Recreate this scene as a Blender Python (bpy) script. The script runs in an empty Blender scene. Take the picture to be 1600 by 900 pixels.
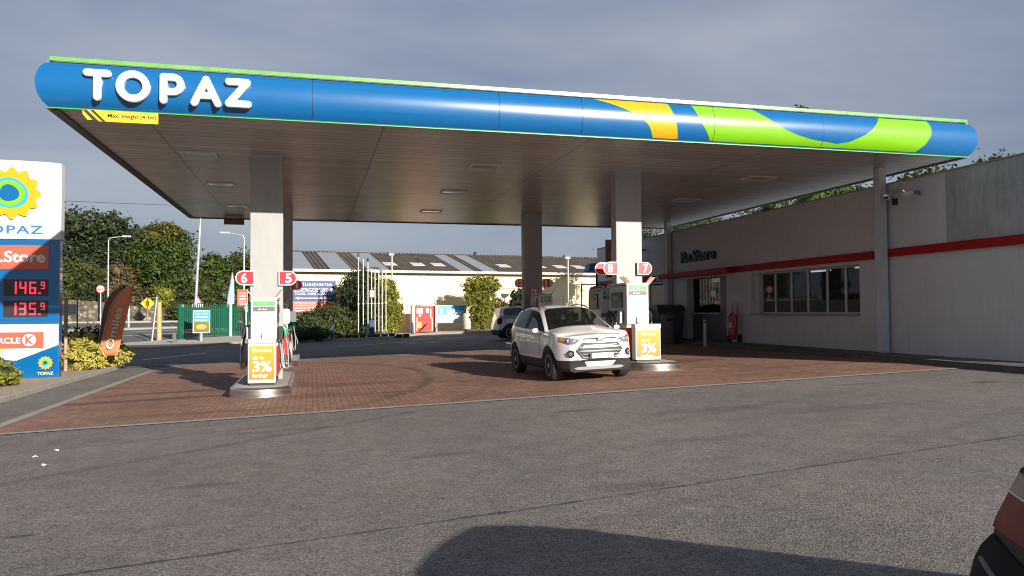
import bpy, bmesh, math, random
from mathutils import Vector, Matrix
random.seed(7)
R = math.radians
S = bpy.context.scene
C = S.collection
PI = math.pi

# ---------------------------------------------------------------- camera, sky, sun, exposure
cd = bpy.data.cameras.new('camera'); cam = bpy.data.objects.new('camera', cd); C.objects.link(cam)
cd.sensor_width = 36; cd.lens = 1193.15 * 36 / 1600; cd.clip_start = .05; cd.clip_end = 3000
r_ = Vector((0.96743698, -0.25301716, -0.00692887)); u_ = Vector((-0.00104273, -0.03135851, 0.99950766)); f_ = Vector((0.25310987, 0.96695344, 0.03060121))
cam.matrix_world = Matrix(((r_.x, u_.x, -f_.x, 0), (r_.y, u_.y, -f_.y, 0), (r_.z, u_.z, -f_.z, 1.66), (0, 0, 0, 1)))
S.camera = cam
S.render.engine = 'CYCLES'; S.cycles.filter_width = 1.05
SUN_EL, SUN_AZ = R(19.1), R(22.5)          # azimuth measured from -Y towards +X
sdir = Vector((math.sin(SUN_AZ) * math.cos(SUN_EL), -math.cos(SUN_AZ) * math.cos(SUN_EL), math.sin(SUN_EL)))
sl = bpy.data.lights.new('sun', 'SUN'); sl.energy = 4.3; sl.angle = R(.5); sl.color = (1, .93, .83)
so = bpy.data.objects.new('sun', sl); C.objects.link(so); so.rotation_euler = sdir.to_track_quat('Z', 'Y').to_euler(); so.location = (0, -20, 30)
S.view_settings.view_transform = 'Standard'; S.view_settings.look = 'None'; S.view_settings.gamma = 1
S.view_settings.exposure = 1.0
W = bpy.data.worlds.new('World'); S.world = W; W.use_nodes = True
nt = W.node_tree; N = nt.nodes; L = nt.links
bg = N['Background']; bg.inputs['Strength'].default_value = .1
sky = N.new('ShaderNodeTexSky'); sky.sky_type = 'NISHITA'; sky.sun_disc = False
sky.sun_elevation = SUN_EL; sky.sun_rotation = PI - SUN_AZ
tc = N.new('ShaderNodeTexCoord'); mp = N.new('ShaderNodeMapping'); mp.inputs['Scale'].default_value = (1, 1, 3.2)
L.new(tc.outputs['Generated'], mp.inputs['Vector'])
ns = N.new('ShaderNodeTexNoise'); ns.inputs['Scale'].default_value = 1.6; ns.inputs['Detail'].default_value = 5; ns.inputs['Roughness'].default_value = .48
ns.inputs['Distortion'].default_value = .4
L.new(mp.outputs[0], ns.inputs['Vector'])
cr = N.new('ShaderNodeValToRGB'); e = cr.color_ramp.elements
e[0].position = .36; e[0].color = (.84, 1.09, 1.68, 1); e[1].position = .68; e[1].color = (1.80, 1.96, 2.32, 1)
L.new(ns.outputs['Fac'], cr.inputs[0])
sp = N.new('ShaderNodeSeparateXYZ'); L.new(tc.outputs['Generated'], sp.inputs[0])
mr = N.new('ShaderNodeMapRange'); mr.inputs[1].default_value = -.02; mr.inputs[2].default_value = .5; mr.inputs[3].default_value = .95; mr.inputs[4].default_value = 1.08
L.new(sp.outputs['Z'], mr.inputs[0])
vm = N.new('ShaderNodeVectorMath'); vm.operation = 'SCALE'; L.new(cr.outputs[0], vm.inputs[0]); L.new(mr.outputs[0], vm.inputs['Scale'])
mx = N.new('ShaderNodeMix'); mx.data_type = 'RGBA'; mx.inputs['Factor'].default_value = .93
L.new(sky.outputs[0], mx.inputs['A']); L.new(vm.outputs[0], mx.inputs['B']); L.new(mx.outputs['Result'], bg.inputs['Color'])

# ---------------------------------------------------------------- materials
def mat(name, col, rough=.6, metal=0, var=.0, scale=3., bump=0., bscale=40., coat=0, emis=None, es=1, spec=.5, rv=0, stretch=(1, 1, 1)):
    m = bpy.data.materials.new(name); m.use_nodes = True; n = m.node_tree.nodes; l = m.node_tree.links
    b = n['Principled BSDF']; b.inputs['Base Color'].default_value = (*col, 1); b.inputs['Roughness'].default_value = rough
    b.inputs['Metallic'].default_value = metal; b.inputs['Coat Weight'].default_value = coat; b.inputs['Specular IOR Level'].default_value = spec
    if emis: b.inputs['Emission Color'].default_value = (*emis, 1); b.inputs['Emission Strength'].default_value = es
    t = n.new('ShaderNodeTexCoord'); mpp = n.new('ShaderNodeMapping'); mpp.inputs['Scale'].default_value = stretch; l.new(t.outputs['Object'], mpp.inputs[0])
    if var:
        q = n.new('ShaderNodeTexNoise'); q.inputs['Scale'].default_value = scale; q.inputs['Detail'].default_value = 6; q.inputs['Roughness'].default_value = .65
        l.new(mpp.outputs[0], q.inputs['Vector'])
        g = n.new('ShaderNodeMapRange'); g.inputs[1].default_value = .25; g.inputs[2].default_value = .75; g.inputs[3].default_value = 1 - var; g.inputs[4].default_value = 1 + var
        l.new(q.outputs['Fac'], g.inputs[0])
        v = n.new('ShaderNodeVectorMath'); v.operation = 'SCALE'; v.inputs[0].default_value = col; l.new(g.outputs[0], v.inputs['Scale']); l.new(v.outputs[0], b.inputs['Base Color'])
        if rv:
            g2 = n.new('ShaderNodeMapRange'); g2.inputs[1].default_value = .3; g2.inputs[2].default_value = .7; g2.inputs[3].default_value = rough - rv; g2.inputs[4].default_value = rough + rv
            l.new(q.outputs['Fac'], g2.inputs[0]); l.new(g2.outputs[0], b.inputs['Roughness'])
    if bump:
        q = n.new('ShaderNodeTexNoise'); q.inputs['Scale'].default_value = bscale; q.inputs['Detail'].default_value = 4; l.new(mpp.outputs[0], q.inputs['Vector'])
        bp = n.new('ShaderNodeBump'); bp.inputs['Strength'].default_value = bump; bp.inputs['Distance'].default_value = .02
        l.new(q.outputs['Fac'], bp.inputs['Height']); l.new(bp.outputs[0], b.inputs['Normal'])
    return m

class NB:                                   # small node helper
    def __init__(s, m): s.n = m.node_tree.nodes; s.l = m.node_tree.links
    def val(s, x, sock):
        if isinstance(x, (int, float)): sock.default_value = x
        elif isinstance(x, tuple): sock.default_value = x
        else: s.l.new(x, sock)
    def math(s, op, a, b=0, c=0, clamp=False):
        k = s.n.new('ShaderNodeMath'); k.operation = op; k.use_clamp = clamp
        s.val(a, k.inputs[0]); s.val(b, k.inputs[1]); s.val(c, k.inputs[2]); return k.outputs[0]
    def noise(s, vec, sc, det=5, ro=.6):
        k = s.n.new('ShaderNodeTexNoise'); k.inputs['Scale'].default_value = sc; k.inputs['Detail'].default_value = det; k.inputs['Roughness'].default_value = ro
        s.l.new(vec, k.inputs['Vector']); return k.outputs['Fac']
    def rng(s, x, a, b, c, d):
        k = s.n.new('ShaderNodeMapRange'); s.val(x, k.inputs[0])
        for i, v in enumerate((a, b, c, d)): k.inputs[i + 1].default_value = v
        return k.outputs[0]
    def mix(s, f, a, b):
        k = s.n.new('ShaderNodeMix'); k.data_type = 'RGBA'; s.val(f, k.inputs['Factor']); s.val(a, k.inputs['A']); s.val(b, k.inputs['B']); return k.outputs['Result']

def asphalt(name, base, warm, coarse=1.0, seams=()):
    m = bpy.data.materials.new(name); m.use_nodes = True; h = NB(m); b = m.node_tree.nodes['Principled BSDF']
    t = h.n.new('ShaderNodeTexCoord'); o = t.outputs['Object']
    vo = h.n.new('ShaderNodeTexVoronoi'); vo.inputs['Scale'].default_value = 66 * coarse; h.l.new(o, vo.inputs['Vector'])
    wn = h.n.new('ShaderNodeSeparateColor'); h.l.new(vo.outputs['Color'], wn.inputs[0])
    st = h.rng(wn.outputs[0], 0, 1, .72, 1.28)                       # stone by stone
    gap = h.rng(vo.outputs['Distance'], .35, .8, 1, .45)            # dark tar between the stones
    big = h.rng(h.noise(o, .35, 6, .62), .3, .7, .84, 1.14)
    mid = h.rng(h.noise(o, 3.5, 5, .7), .3, .7, .82, 1.16)
    fine = h.rng(h.noise(o, 26, 3, .7), .3, .7, .8, 1.2)
    f = h.math('MULTIPLY', h.math('MULTIPLY', h.math('MULTIPLY', st, gap), h.math('MULTIPLY', big, mid)), fine)
    sx = h.n.new('ShaderNodeSeparateXYZ'); h.l.new(o, sx.inputs[0]); X, Y = sx.outputs[0], sx.outputs[1]
    wob = h.rng(h.noise(o, 2.2, 6, .7), 0, 1, -.16, .16)
    for (x0, y0, x1, y1, wd, amt) in seams:
        dx, dy = x1 - x0, y1 - y0; ll = math.hypot(dx, dy); nx, ny = -dy / ll, dx / ll
        d = h.math('ADD', h.math('ADD', h.math('MULTIPLY', X, nx), h.math('MULTIPLY', Y, ny)), -(nx * x0 + ny * y0))
        d = h.math('ABSOLUTE', h.math('ADD', d, h.math('MULTIPLY', wob, min(1, .25 + wd))))
        al = h.math('MULTIPLY', h.math('ADD', X, -x0), 1 / (x1 - x0))
        on = h.math('MULTIPLY', h.math('GREATER_THAN', al, 0), h.math('LESS_THAN', al, 1))
        k = h.math('MULTIPLY', h.rng(d, wd * .3, wd, amt, 0), on)
        k = h.math('MULTIPLY', k, h.rng(h.noise(o, 4, 4, .7), .35, .6, .35, 1))
        f = h.math('MULTIPLY', f, h.math('SUBTRACT', 1, k))
    if seams:
        for cx, cy, rx, ry, amt in ((3.93, 11.2, .55, .10, .5), (11.5, 10.97, .42, .16, .5), (1.4, 8.6, .5, .12, .3), (5.7, 10.3, 1.2, .25, .22), (2.8, 6.4, .5, .2, .25), (-1.1, 8.1, .4, .12, .35), (7.5, 9.5, 1.6, .3, .2), (-2.2, 6.8, .16, .05, .6), (4.6, 8.2, .9, .2, .22), (9.6, 11.9, .7, .14, .3), (-.4, 11.4, 1.1, .15, .2)):
            q = h.math('ADD', h.math('POWER', h.math('MULTIPLY', h.math('ADD', X, -cx), 1 / rx), 2), h.math('POWER', h.math('MULTIPLY', h.math('ADD', Y, -cy), 1 / ry), 2))
            q = h.math('ADD', q, h.rng(h.noise(o, 5, 5, .7), 0, 1, -.8, .8)); f = h.math('MULTIPLY', f, h.math('SUBTRACT', 1, h.rng(q, .2, 1, amt, 0)))
    v = h.n.new('ShaderNodeVectorMath'); v.operation = 'SCALE'; tint = h.mix(h.rng(h.noise(o, .8, 3), .35, .65, 0, 1), (*base, 1), (*warm, 1))
    h.l.new(tint, v.inputs[0]); h.l.new(f, v.inputs['Scale']); h.l.new(v.outputs[0], b.inputs['Base Color'])
    b.inputs['Roughness'].default_value = .85; b.inputs['Specular IOR Level'].default_value = .35
    bp = h.n.new('ShaderNodeBump'); bp.inputs['Strength'].default_value = .45; bp.inputs['Distance'].default_value = .01
    h.l.new(h.math('MULTIPLY', vo.outputs['Distance'], -1), bp.inputs['Height']); h.l.new(bp.outputs[0], b.inputs['Normal'])
    return m

def bricks(name):
    m = bpy.data.materials.new(name); m.use_nodes = True; h = NB(m); b = m.node_tree.nodes['Principled BSDF']
    t = h.n.new('ShaderNodeTexCoord'); o = t.outputs['Object']
    mp = h.n.new('ShaderNodeMapping'); mp.inputs['Rotation'].default_value = (0, 0, R(90)); h.l.new(o, mp.inputs[0])
    br = h.n.new('ShaderNodeTexBrick'); h.l.new(mp.outputs[0], br.inputs['Vector'])
    br.inputs['Scale'].default_value = 1; br.inputs['Brick Width'].default_value = .21; br.inputs['Row Height'].default_value = .105
    br.inputs['Mortar Size'].default_value = .006; br.inputs['Mortar Smooth'].default_value = .4
    br.inputs['Color1'].default_value = (.25, .132, .086, 1); br.inputs['Color2'].default_value = (.178, .094, .064, 1); br.inputs['Mortar'].default_value = (.07, .045, .036, 1)
    big = h.rng(h.noise(o, .45, 6, .65), .3, .7, .8, 1.2); mid = h.rng(h.noise(o, 5, 5, .7), .3, .7, .85, 1.15)
    mp2 = h.n.new('ShaderNodeMapping'); mp2.inputs['Scale'].default_value = (.35, 1.6, 1); mp2.inputs['Rotation'].default_value = (0, 0, R(12)); h.l.new(o, mp2.inputs[0])
    oil = h.rng(h.noise(mp2.outputs[0], .8, 6, .6), .56, .72, 1, .5)
    sx = h.n.new('ShaderNodeSeparateXYZ'); h.l.new(o, sx.inputs[0]); X, Y = sx.outputs[0], sx.outputs[1]
    f = h.math('MULTIPLY', h.math('MULTIPLY', big, mid), oil)
    for cx, cy, rad, wd, amt, ymin in ((-6.8, 19.6, 9.6, .13, .5, 0), (-7.0, 19.6, 11.3, .1, .25, 0), (11, 38, 22.5, .12, .3, 0)):   # tyre marks
        d = h.math('SQRT', h.math('ADD', h.math('POWER', h.math('ADD', X, -cx), 2), h.math('POWER', h.math('ADD', Y, -cy), 2)))
        d = h.math('ABSOLUTE', h.math('ADD', d, -rad))
        k = h.math('MULTIPLY', h.rng(d, wd * .5, wd * 1.5, amt, 0), h.rng(h.noise(o, .9, 4), .35, .6, .2, 1))
        f = h.math('MULTIPLY', f, h.math('SUBTRACT', 1, k))
    for cx, cy, rx, ry, amt in ((-3.6, 17.0, 2.6, .35, .5), (-3.0, 18.4, 1.9, .3, .5), (.9, 17.6, 1.3, .35, .35), (9.7, 18.6, 1.6, .5, .35), (-.2, 15.8, 1.6, .5, .3)):     # stains beside the islands
        q = h.math('ADD', h.math('POWER', h.math('MULTIPLY', h.math('ADD', X, -cx), 1 / rx), 2), h.math('POWER', h.math('MULTIPLY', h.math('ADD', Y, -cy), 1 / ry), 2))
        q = h.math('ADD', q, h.rng(h.noise(o, 2.4, 5, .7), 0, 1, -.8, .8))
        f = h.math('MULTIPLY', f, h.math('SUBTRACT', 1, h.rng(q, .2, 1, amt, 0)))
    v = h.n.new('ShaderNodeVectorMath'); v.operation = 'SCALE'; h.l.new(br.outputs['Color'], v.inputs[0]); h.l.new(f, v.inputs['Scale']); h.l.new(v.outputs[0], b.inputs['Base Color'])
    b.inputs['Roughness'].default_value = .75
    bp = h.n.new('ShaderNodeBump'); bp.inputs['Strength'].default_value = .6; bp.inputs['Distance'].default_value = .01; bp.invert = True
    h.l.new(br.outputs['Fac'], bp.inputs['Height']); h.l.new(bp.outputs[0], b.inputs['Normal'])
    return m

def leafmat(name, c1, c2, trans=.25):
    m = bpy.data.materials.new(name); m.use_nodes = True; h = NB(m); b = m.node_tree.nodes['Principled BSDF']
    t = h.n.new('ShaderNodeTexCoord'); g = h.n.new('ShaderNodeNewGeometry')
    f = h.math('ADD', h.math('MULTIPLY', g.outputs['Random Per Island'], .55), h.rng(h.noise(t.outputs['Object'], .55, 3), .35, .65, 0, .45))
    h.l.new(h.mix(f, (*c1, 1), (*c2, 1)), b.inputs['Base Color']); b.inputs['Roughness'].default_value = .6
    b.inputs['Transmission Weight'].default_value = 0; b.inputs['Subsurface Weight'].default_value = 0
    tr = h.n.new('ShaderNodeBsdfTranslucent'); h.l.new(h.mix(f, (*c1, 1), (*c2, 1)), tr.inputs[0])
    ms = h.n.new('ShaderNodeMixShader'); ms.inputs[0].default_value = trans; h.l.new(b.outputs[0], ms.inputs[1]); h.l.new(tr.outputs[0], ms.inputs[2])
    h.l.new(ms.outputs[0], h.n['Material Output'].inputs[0]); return m

def glassmat(name, tint=(.5, .55, .55), alpha=.45, rough=.03):
    m = bpy.data.materials.new(name); m.use_nodes = True; h = NB(m); b = m.node_tree.nodes['Principled BSDF']
    b.inputs['Base Color'].default_value = (.01, .012, .013, 1); b.inputs['Roughness'].default_value = rough; b.inputs['Specular IOR Level'].default_value = .8
    tr = h.n.new('ShaderNodeBsdfTransparent'); tr.inputs[0].default_value = (*tint, 1)
    ms = h.n.new('ShaderNodeMixShader'); ms.inputs[0].default_value = alpha; h.l.new(b.outputs[0], ms.inputs[1]); h.l.new(tr.outputs[0], ms.inputs[2])
    h.l.new(ms.outputs[0], h.n['Material Output'].inputs[0]); return m

def roofmat(name):                          # corrugated cement sheets, run of the ribs down the slope
    m = bpy.data.materials.new(name); m.use_nodes = True; h = NB(m); b = m.node_tree.nodes['Principled BSDF']
    t = h.n.new('ShaderNodeTexCoord'); o = t.outputs['Object']
    sx = h.n.new('ShaderNodeSeparateXYZ'); h.l.new(o, sx.inputs[0])
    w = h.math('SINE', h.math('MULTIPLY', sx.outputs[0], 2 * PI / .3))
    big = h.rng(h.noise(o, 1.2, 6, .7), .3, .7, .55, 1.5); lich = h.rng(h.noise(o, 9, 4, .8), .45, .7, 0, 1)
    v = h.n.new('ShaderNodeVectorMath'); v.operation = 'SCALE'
    big = h.math('MULTIPLY', big, h.rng(w, -1, 1, .55, 1.3)); h.l.new(h.mix(lich, (.065, .046, .033, 1), (.13, .10, .075, 1)), v.inputs[0]); h.l.new(big, v.inputs['Scale']); h.l.new(v.outputs[0], b.inputs['Base Color'])  # rib shading painted in: troughs darker, crests lighter in the colour
    b.inputs['Roughness'].default_value = .9
    bp = h.n.new('ShaderNodeBump'); bp.inputs['Strength'].default_value = 1; bp.inputs['Distance'].default_value = .05; h.l.new(w, bp.inputs['Height']); h.l.new(bp.outputs[0], b.inputs['Normal'])
    return m

def soffitmat(name):                        # narrow metal strips along X, panel joints across
    m = bpy.data.materials.new(name); m.use_nodes = True; h = NB(m); b = m.node_tree.nodes['Principled BSDF']
    t = h.n.new('ShaderNodeTexCoord'); o = t.outputs['Object']
    sx = h.n.new('ShaderNodeSeparateXYZ'); h.l.new(o, sx.inputs[0])
    fr = h.math('FRACT', h.math('MULTIPLY', sx.outputs[1], 1 / .3)); ln = h.rng(h.math('ABSOLUTE', h.math('ADD', fr, -.5)), .40, .5, 1, .25)
    fx = h.math('FRACT', h.math('MULTIPLY', h.math('ADD', sx.outputs[0], -.35), 1 / 4.3)); lx = h.rng(h.math('ABSOLUTE', h.math('ADD', fx, -.5)), .492, .499, 1, .35)
    wn = h.n.new('ShaderNodeTexWhiteNoise'); wn.noise_dimensions = '1D'; h.l.new(h.math('FLOOR', h.math('MULTIPLY', sx.outputs[1], 1 / .3)), wn.inputs['W'])
    pv = h.rng(wn.outputs['Value'], 0, 1, .9, 1.08)
    mp = h.n.new('ShaderNodeMapping'); mp.inputs['Scale'].default_value = (.3, 1, 1); h.l.new(o, mp.inputs[0])
    st = h.rng(h.noise(mp.outputs[0], 1.3, 6, .7), .3, .7, .8, 1.15)
    f = h.math('MULTIPLY', h.math('MULTIPLY', ln, lx), h.math('MULTIPLY', pv, st))
    v = h.n.new('ShaderNodeVectorMath'); v.operation = 'SCALE'; v.inputs[0].default_value = (.40, .365, .335); h.l.new(f, v.inputs['Scale']); h.l.new(v.outputs[0], b.inputs['Base Color'])
    b.inputs['Roughness'].default_value = .32; b.inputs['Specular IOR Level'].default_value = .5
    return m

def wallmat(name, col, streak=.12, stain=(.3, .22, .12), amt=0., scale=1., spots=()):
    m = bpy.data.materials.new(name); m.use_nodes = True; h = NB(m); b = m.node_tree.nodes['Principled BSDF']
    t = h.n.new('ShaderNodeTexCoord'); o = t.outputs['Object']
    mp = h.n.new('ShaderNodeMapping'); mp.inputs['Scale'].default_value = (2.2, 2.2, .25); h.l.new(o, mp.inputs[0])
    f = h.math('MULTIPLY', h.rng(h.noise(mp.outputs[0], 1.2 * scale, 7, .7), .3, .7, 1 - streak, 1 + streak), h.rng(h.noise(o, .7 * scale, 6, .65), .3, .7, 1 - streak, 1 + streak))
    v = h.n.new('ShaderNodeVectorMath'); v.operation = 'SCALE'; h.l.new(f, v.inputs['Scale'])
    c = (*col, 1)
    if amt:
        k = h.rng(h.noise(mp.outputs[0], 2.4, 8, .8), .52, .66, 0, amt)
        if spots:
            sx = h.n.new('ShaderNodeSeparateXYZ'); h.l.new(o, sx.inputs[0])
            k = h.math('MULTIPLY', k, h.rng(sx.outputs[0], spots[0], spots[1], .15, 1))
        c = h.mix(k, c, (*stain, 1))
    h.val(c, v.inputs[0]) if isinstance(c, tuple) is False else setattr(v.inputs[0], 'default_value', c[:3])
    h.l.new(v.outputs[0], b.inputs['Base Color']); b.inputs['Roughness'].default_value = .85; b.inputs['Specular IOR Level'].default_value = .25
    bp = h.n.new('ShaderNodeBump'); bp.inputs['Strength'].default_value = .35; bp.inputs['Distance'].default_value = .01
    h.l.new(h.noise(o, 30, 4, .7), bp.inputs['Height']); h.l.new(bp.outputs[0], b.inputs['Normal'])
    return m

M = dict(
 asphalt=asphalt('asphalt', (.185, .166, .149), (.205, .178, .153), 1, [(-1.9, 5.6, 1.9, 6.06, .03, .75), (1.9, 6.06, 8.6, 7.0, .035, .7), (-6, 7.0, 1.6, 12.4, .16, .32), (-9, 9.6, 3.0, 12.9, .12, .16), (-4, 3.0, 12.5, 9.6, .2, .12), (2.0, 8.6, 12.6, 12.6, .14, .14)]),
 asphalt_b=asphalt('rear_asphalt', (.12, .118, .118), (.135, .13, .125), .8),
 road=asphalt('road_asphalt', (.12, .12, .12), (.14, .135, .13), .6),
 tblue=mat('text_blue', (.02, .14, .34), .4),
 film=mat('window_film', (.055, .058, .06), .6, spec=.2),
 brick=bricks('block_paving'),
 concrete=mat('concrete', (.33, .315, .29), .85, var=.22, scale=4, bump=.3),
 kerb=mat('kerb_concrete', (.27, .25, .22), .85, var=.25, scale=5, bump=.3),
 dkerb=mat('dark_kerb', (.10, .092, .08), .9, var=.3, scale=4, bump=.3),
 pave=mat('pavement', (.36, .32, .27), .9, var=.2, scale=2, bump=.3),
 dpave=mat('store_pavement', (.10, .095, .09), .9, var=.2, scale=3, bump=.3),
 gravel=mat('gravel', (.34, .27, .19), .95, var=.4, scale=30, bump=.9, bscale=70),
 earth=mat('hill_earth', (.10, .085, .05), .95, var=.35, scale=.6, bump=.5, bscale=3),
 white_line=mat('road_paint', (.7, .7, .68), .7, var=.25, scale=6),
 yellow_line=mat('yellow_paint', (.6, .45, .08), .7, var=.25, scale=6),
 blue=mat('fascia_blue', (.0, .10, .285), .26, var=.06, scale=2, coat=.6, spec=.6),
 yellow=mat('fascia_yellow', (.72, .34, .003), .3, coat=1),
 green=mat('fascia_green', (.17, .44, .004), .3, coat=1),
 palegreen=mat('trim_green', (.13, .35, .075), .3, coat=1, var=.18, scale=5, stretch=(1, 1, .3)),
 neon=mat('trim_bright_green', (.045, .36, .07), .4),
 black=mat('black_plastic', (.018, .018, .019), .55, var=.1),
 rubber=mat('rubber', (.02, .02, .02), .8, var=.2, scale=20),
 white=mat('white_plastic', (.52, .52, .51), .4, var=.05, scale=5),
 letter=mat('letter_white', (.8, .8, .79), .35, var=.06, scale=6),
 soffit=soffitmat('soffit_strips'),
 column=mat('column_paint', (.31, .305, .30), .5, var=.09, scale=3, stretch=(1, 1, .4)),
 colwhite=mat('slim_column_paint', (.46, .47, .48), .5, var=.08, scale=2),
 steel=mat('brushed_steel', (.62, .6, .57), .32, 1, var=.12, scale=6, stretch=(.3, .3, 4), rv=.08),
 chrome=mat('chrome', (.6, .61, .63), .2, 1),
 alum=mat('aluminium', (.5, .5, .5), .45, .8),
 lampglass=mat('diffuser', (.26, .26, .25), .15, var=.1, scale=8),
 lamptrim=mat('lamp_trim', (.6, .59, .56), .45),
 red=mat('sign_red', (.62, .025, .035), .35),
 dred=mat('band_red', (.30, .007, .006), .6, var=.12, scale=2, spec=.2),
 led=mat('led_red', (.7, .05, .08), .5, emis=(1, .04, .10), es=.55),
 ledblack=mat('led_panel', (.03, .026, .025), .35),
 orange=mat('orange', (.72, .22, .02), .5),
 posteryellow=mat('poster_yellow', (.8, .4, .03), .45),
 fabric=mat('flag_fabric', (.60, .20, .085), .8, var=.08, scale=3),
 greyfabric=mat('flag_grey', (.5, .5, .5), .8),
 wall=wallmat('store_render', (.50, .50, .49), .05, (.2, .18, .16), .25),
 patch=wallmat('bare_cement_render', (.32, .325, .33), .16, (.14, .14, .13), .5, 1.6),
 cream=wallmat('cream_render', (.74, .65, .44), .06, (.36, .24, .11), .75, 1, (9, 19)),
 roof=roofmat('corrugated_roof'),
 roofsheet=mat('grey_roof_sheet', (.23, .25, .27), .5, var=.1, scale=2),
 rooflight=mat('rooflight', (.5, .5, .48), .5, var=.3, scale=6, stretch=(6, 1, 1)),
 frame=mat('window_frame', (.42, .43, .42), .5),
 glass=glassmat('shop_glass', (.8, .85, .83), .5),
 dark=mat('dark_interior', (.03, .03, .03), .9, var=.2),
 shelf=mat('shelf_grey', (.22, .22, .21), .7),
 doorgrey=mat('door_grey', (.12, .125, .13), .5),
 tube=mat('fluorescent_tube', (.8, .8, .8), .5, emis=(1, .97, .9), es=1.3),
 warmwin=mat('lit_window_cream', (.62, .55, .38), .8, var=.08),  # even cream that imitates the yellowish light of the far window
 binblue=mat('bin_dark', (.035, .05, .06), .5, var=.1), bingrey=mat('bin_grey', (.10, .105, .11), .6, var=.1),
 green_f=mat('fence_green', (.006, .10, .06), .45, var=.18, scale=2),
 timber=mat('timber_post', (.42, .31, .12), .8, var=.3, scale=4, stretch=(4, 4, .6)),
 stake=mat('tree_stake', (.33, .25, .19), .85, var=.25, scale=6),
 galv=mat('galvanised', (.46, .47, .47), .45, .5, var=.1), paintpole=mat('pole_cream', (.50, .47, .40), .5, var=.1),
 stone=None, bluepost=mat('blue_post', (.008, .04, .11), .5), navy=mat('sign_navy', (.03, .05, .16), .5, var=.05), signred=mat('sign_brick_red', (.55, .09, .05), .5, var=.05),
 cabinet=mat('cabinet_red', (.62, .02, .015), .35, var=.08), lblue=mat('board_blue', (.03, .32, .6), .4), awning=mat('awning_blue', (.08, .14, .32), .55, var=.1),
 bark=mat('bark', (.11, .085, .06), .9, var=.3, scale=6), yellow_s=mat('diamond_yellow', (.85, .5, .01), .45),
 t_dark=leafmat('leaf_conifer', (.012, .026, .008), (.045, .062, .018)), t_mid=leafmat('leaf_maple', (.016, .045, .006), (.085, .115, .013)),
 t_gold=leafmat('leaf_autumn', (.035, .06, .009), (.15, .12, .015)), t_lite=leafmat('leaf_light', (.10, .12, .012), (.30, .28, .03)),
 t_bush=leafmat('leaf_bush', (.022, .04, .008), (.09, .105, .02)), t_yel=leafmat('leaf_golden', (.28, .25, .03), (.62, .53, .12)),
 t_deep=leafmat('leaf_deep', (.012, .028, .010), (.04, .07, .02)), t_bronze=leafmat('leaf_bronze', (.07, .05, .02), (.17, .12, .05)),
 paint=mat('car_white_paint', (.76, .745, .71), .22, coat=1, spec=.5), cblack=mat('car_cladding', (.035, .035, .037), .6),
 silver=mat('car_silver_paint', (.36, .39, .44), .3, .5, coat=1), cbump=mat('car_bumper_black', (.006, .006, .007), .6, spec=.06), cdark=mat('car_black_paint', (.003, .004, .007), .4, spec=.06),
 cglass=glassmat('car_glass', (.45, .5, .48), .38, .02), seat=mat('seat_cloth', (.06, .06, .065), .85), lampclear=mat('lamp_clear', (.16, .17, .18), .16, coat=1),
 taildark=mat('dark_lens', (.012, .015, .024), .2, spec=.22), taill=mat('tail_lens', (.13, .004, .006), .35, spec=.05), amber=mat('amber_lens', (.65, .2, .03), .15), plate=mat('plate', (.7, .72, .74), .4),
 hose=mat('hose', (.02, .02, .02), .45), hosegrey=mat('hose_grey', (.35, .35, .36), .4), nozgreen=mat('nozzle_green', (.02, .3, .12), .4), nozblack=mat('nozzle_black', (.02, .02, .02), .4),
 labgreen=mat('label_green', (.10, .38, .09), .4), labgrey=mat('label_grey', (.12, .13, .13), .4), ext=mat('extinguisher_red', (.4, .015, .012), .35),
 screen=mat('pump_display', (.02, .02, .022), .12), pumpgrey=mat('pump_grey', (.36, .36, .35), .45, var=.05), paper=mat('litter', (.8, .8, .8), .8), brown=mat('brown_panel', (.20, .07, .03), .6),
)
def stonemat():
    m = bpy.data.materials.new('rubble_stone'); m.use_nodes = True; h = NB(m); b = m.node_tree.nodes['Principled BSDF']
    t = h.n.new('ShaderNodeTexCoord'); vo = h.n.new('ShaderNodeTexVoronoi'); vo.inputs['Scale'].default_value = 2.6; h.l.new(t.outputs['Object'], vo.inputs['Vector'])
    sc = h.n.new('ShaderNodeSeparateColor'); h.l.new(vo.outputs['Color'], sc.inputs[0])
    c = h.mix(sc.outputs[0], (.13, .115, .09, 1), (.32, .27, .2, 1)); g = h.rng(vo.outputs['Distance'], .25, .5, 1, .4)
    v = h.n.new('ShaderNodeVectorMath'); v.operation = 'SCALE'; h.l.new(c, v.inputs[0]); h.l.new(h.math('MULTIPLY', g, h.rng(h.noise(t.outputs['Object'], 6), .3, .7, .7, 1.2)), v.inputs['Scale'])
    h.l.new(v.outputs[0], b.inputs['Base Color']); b.inputs['Roughness'].default_value = .95; return m
M['stone'] = stonemat()

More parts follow.
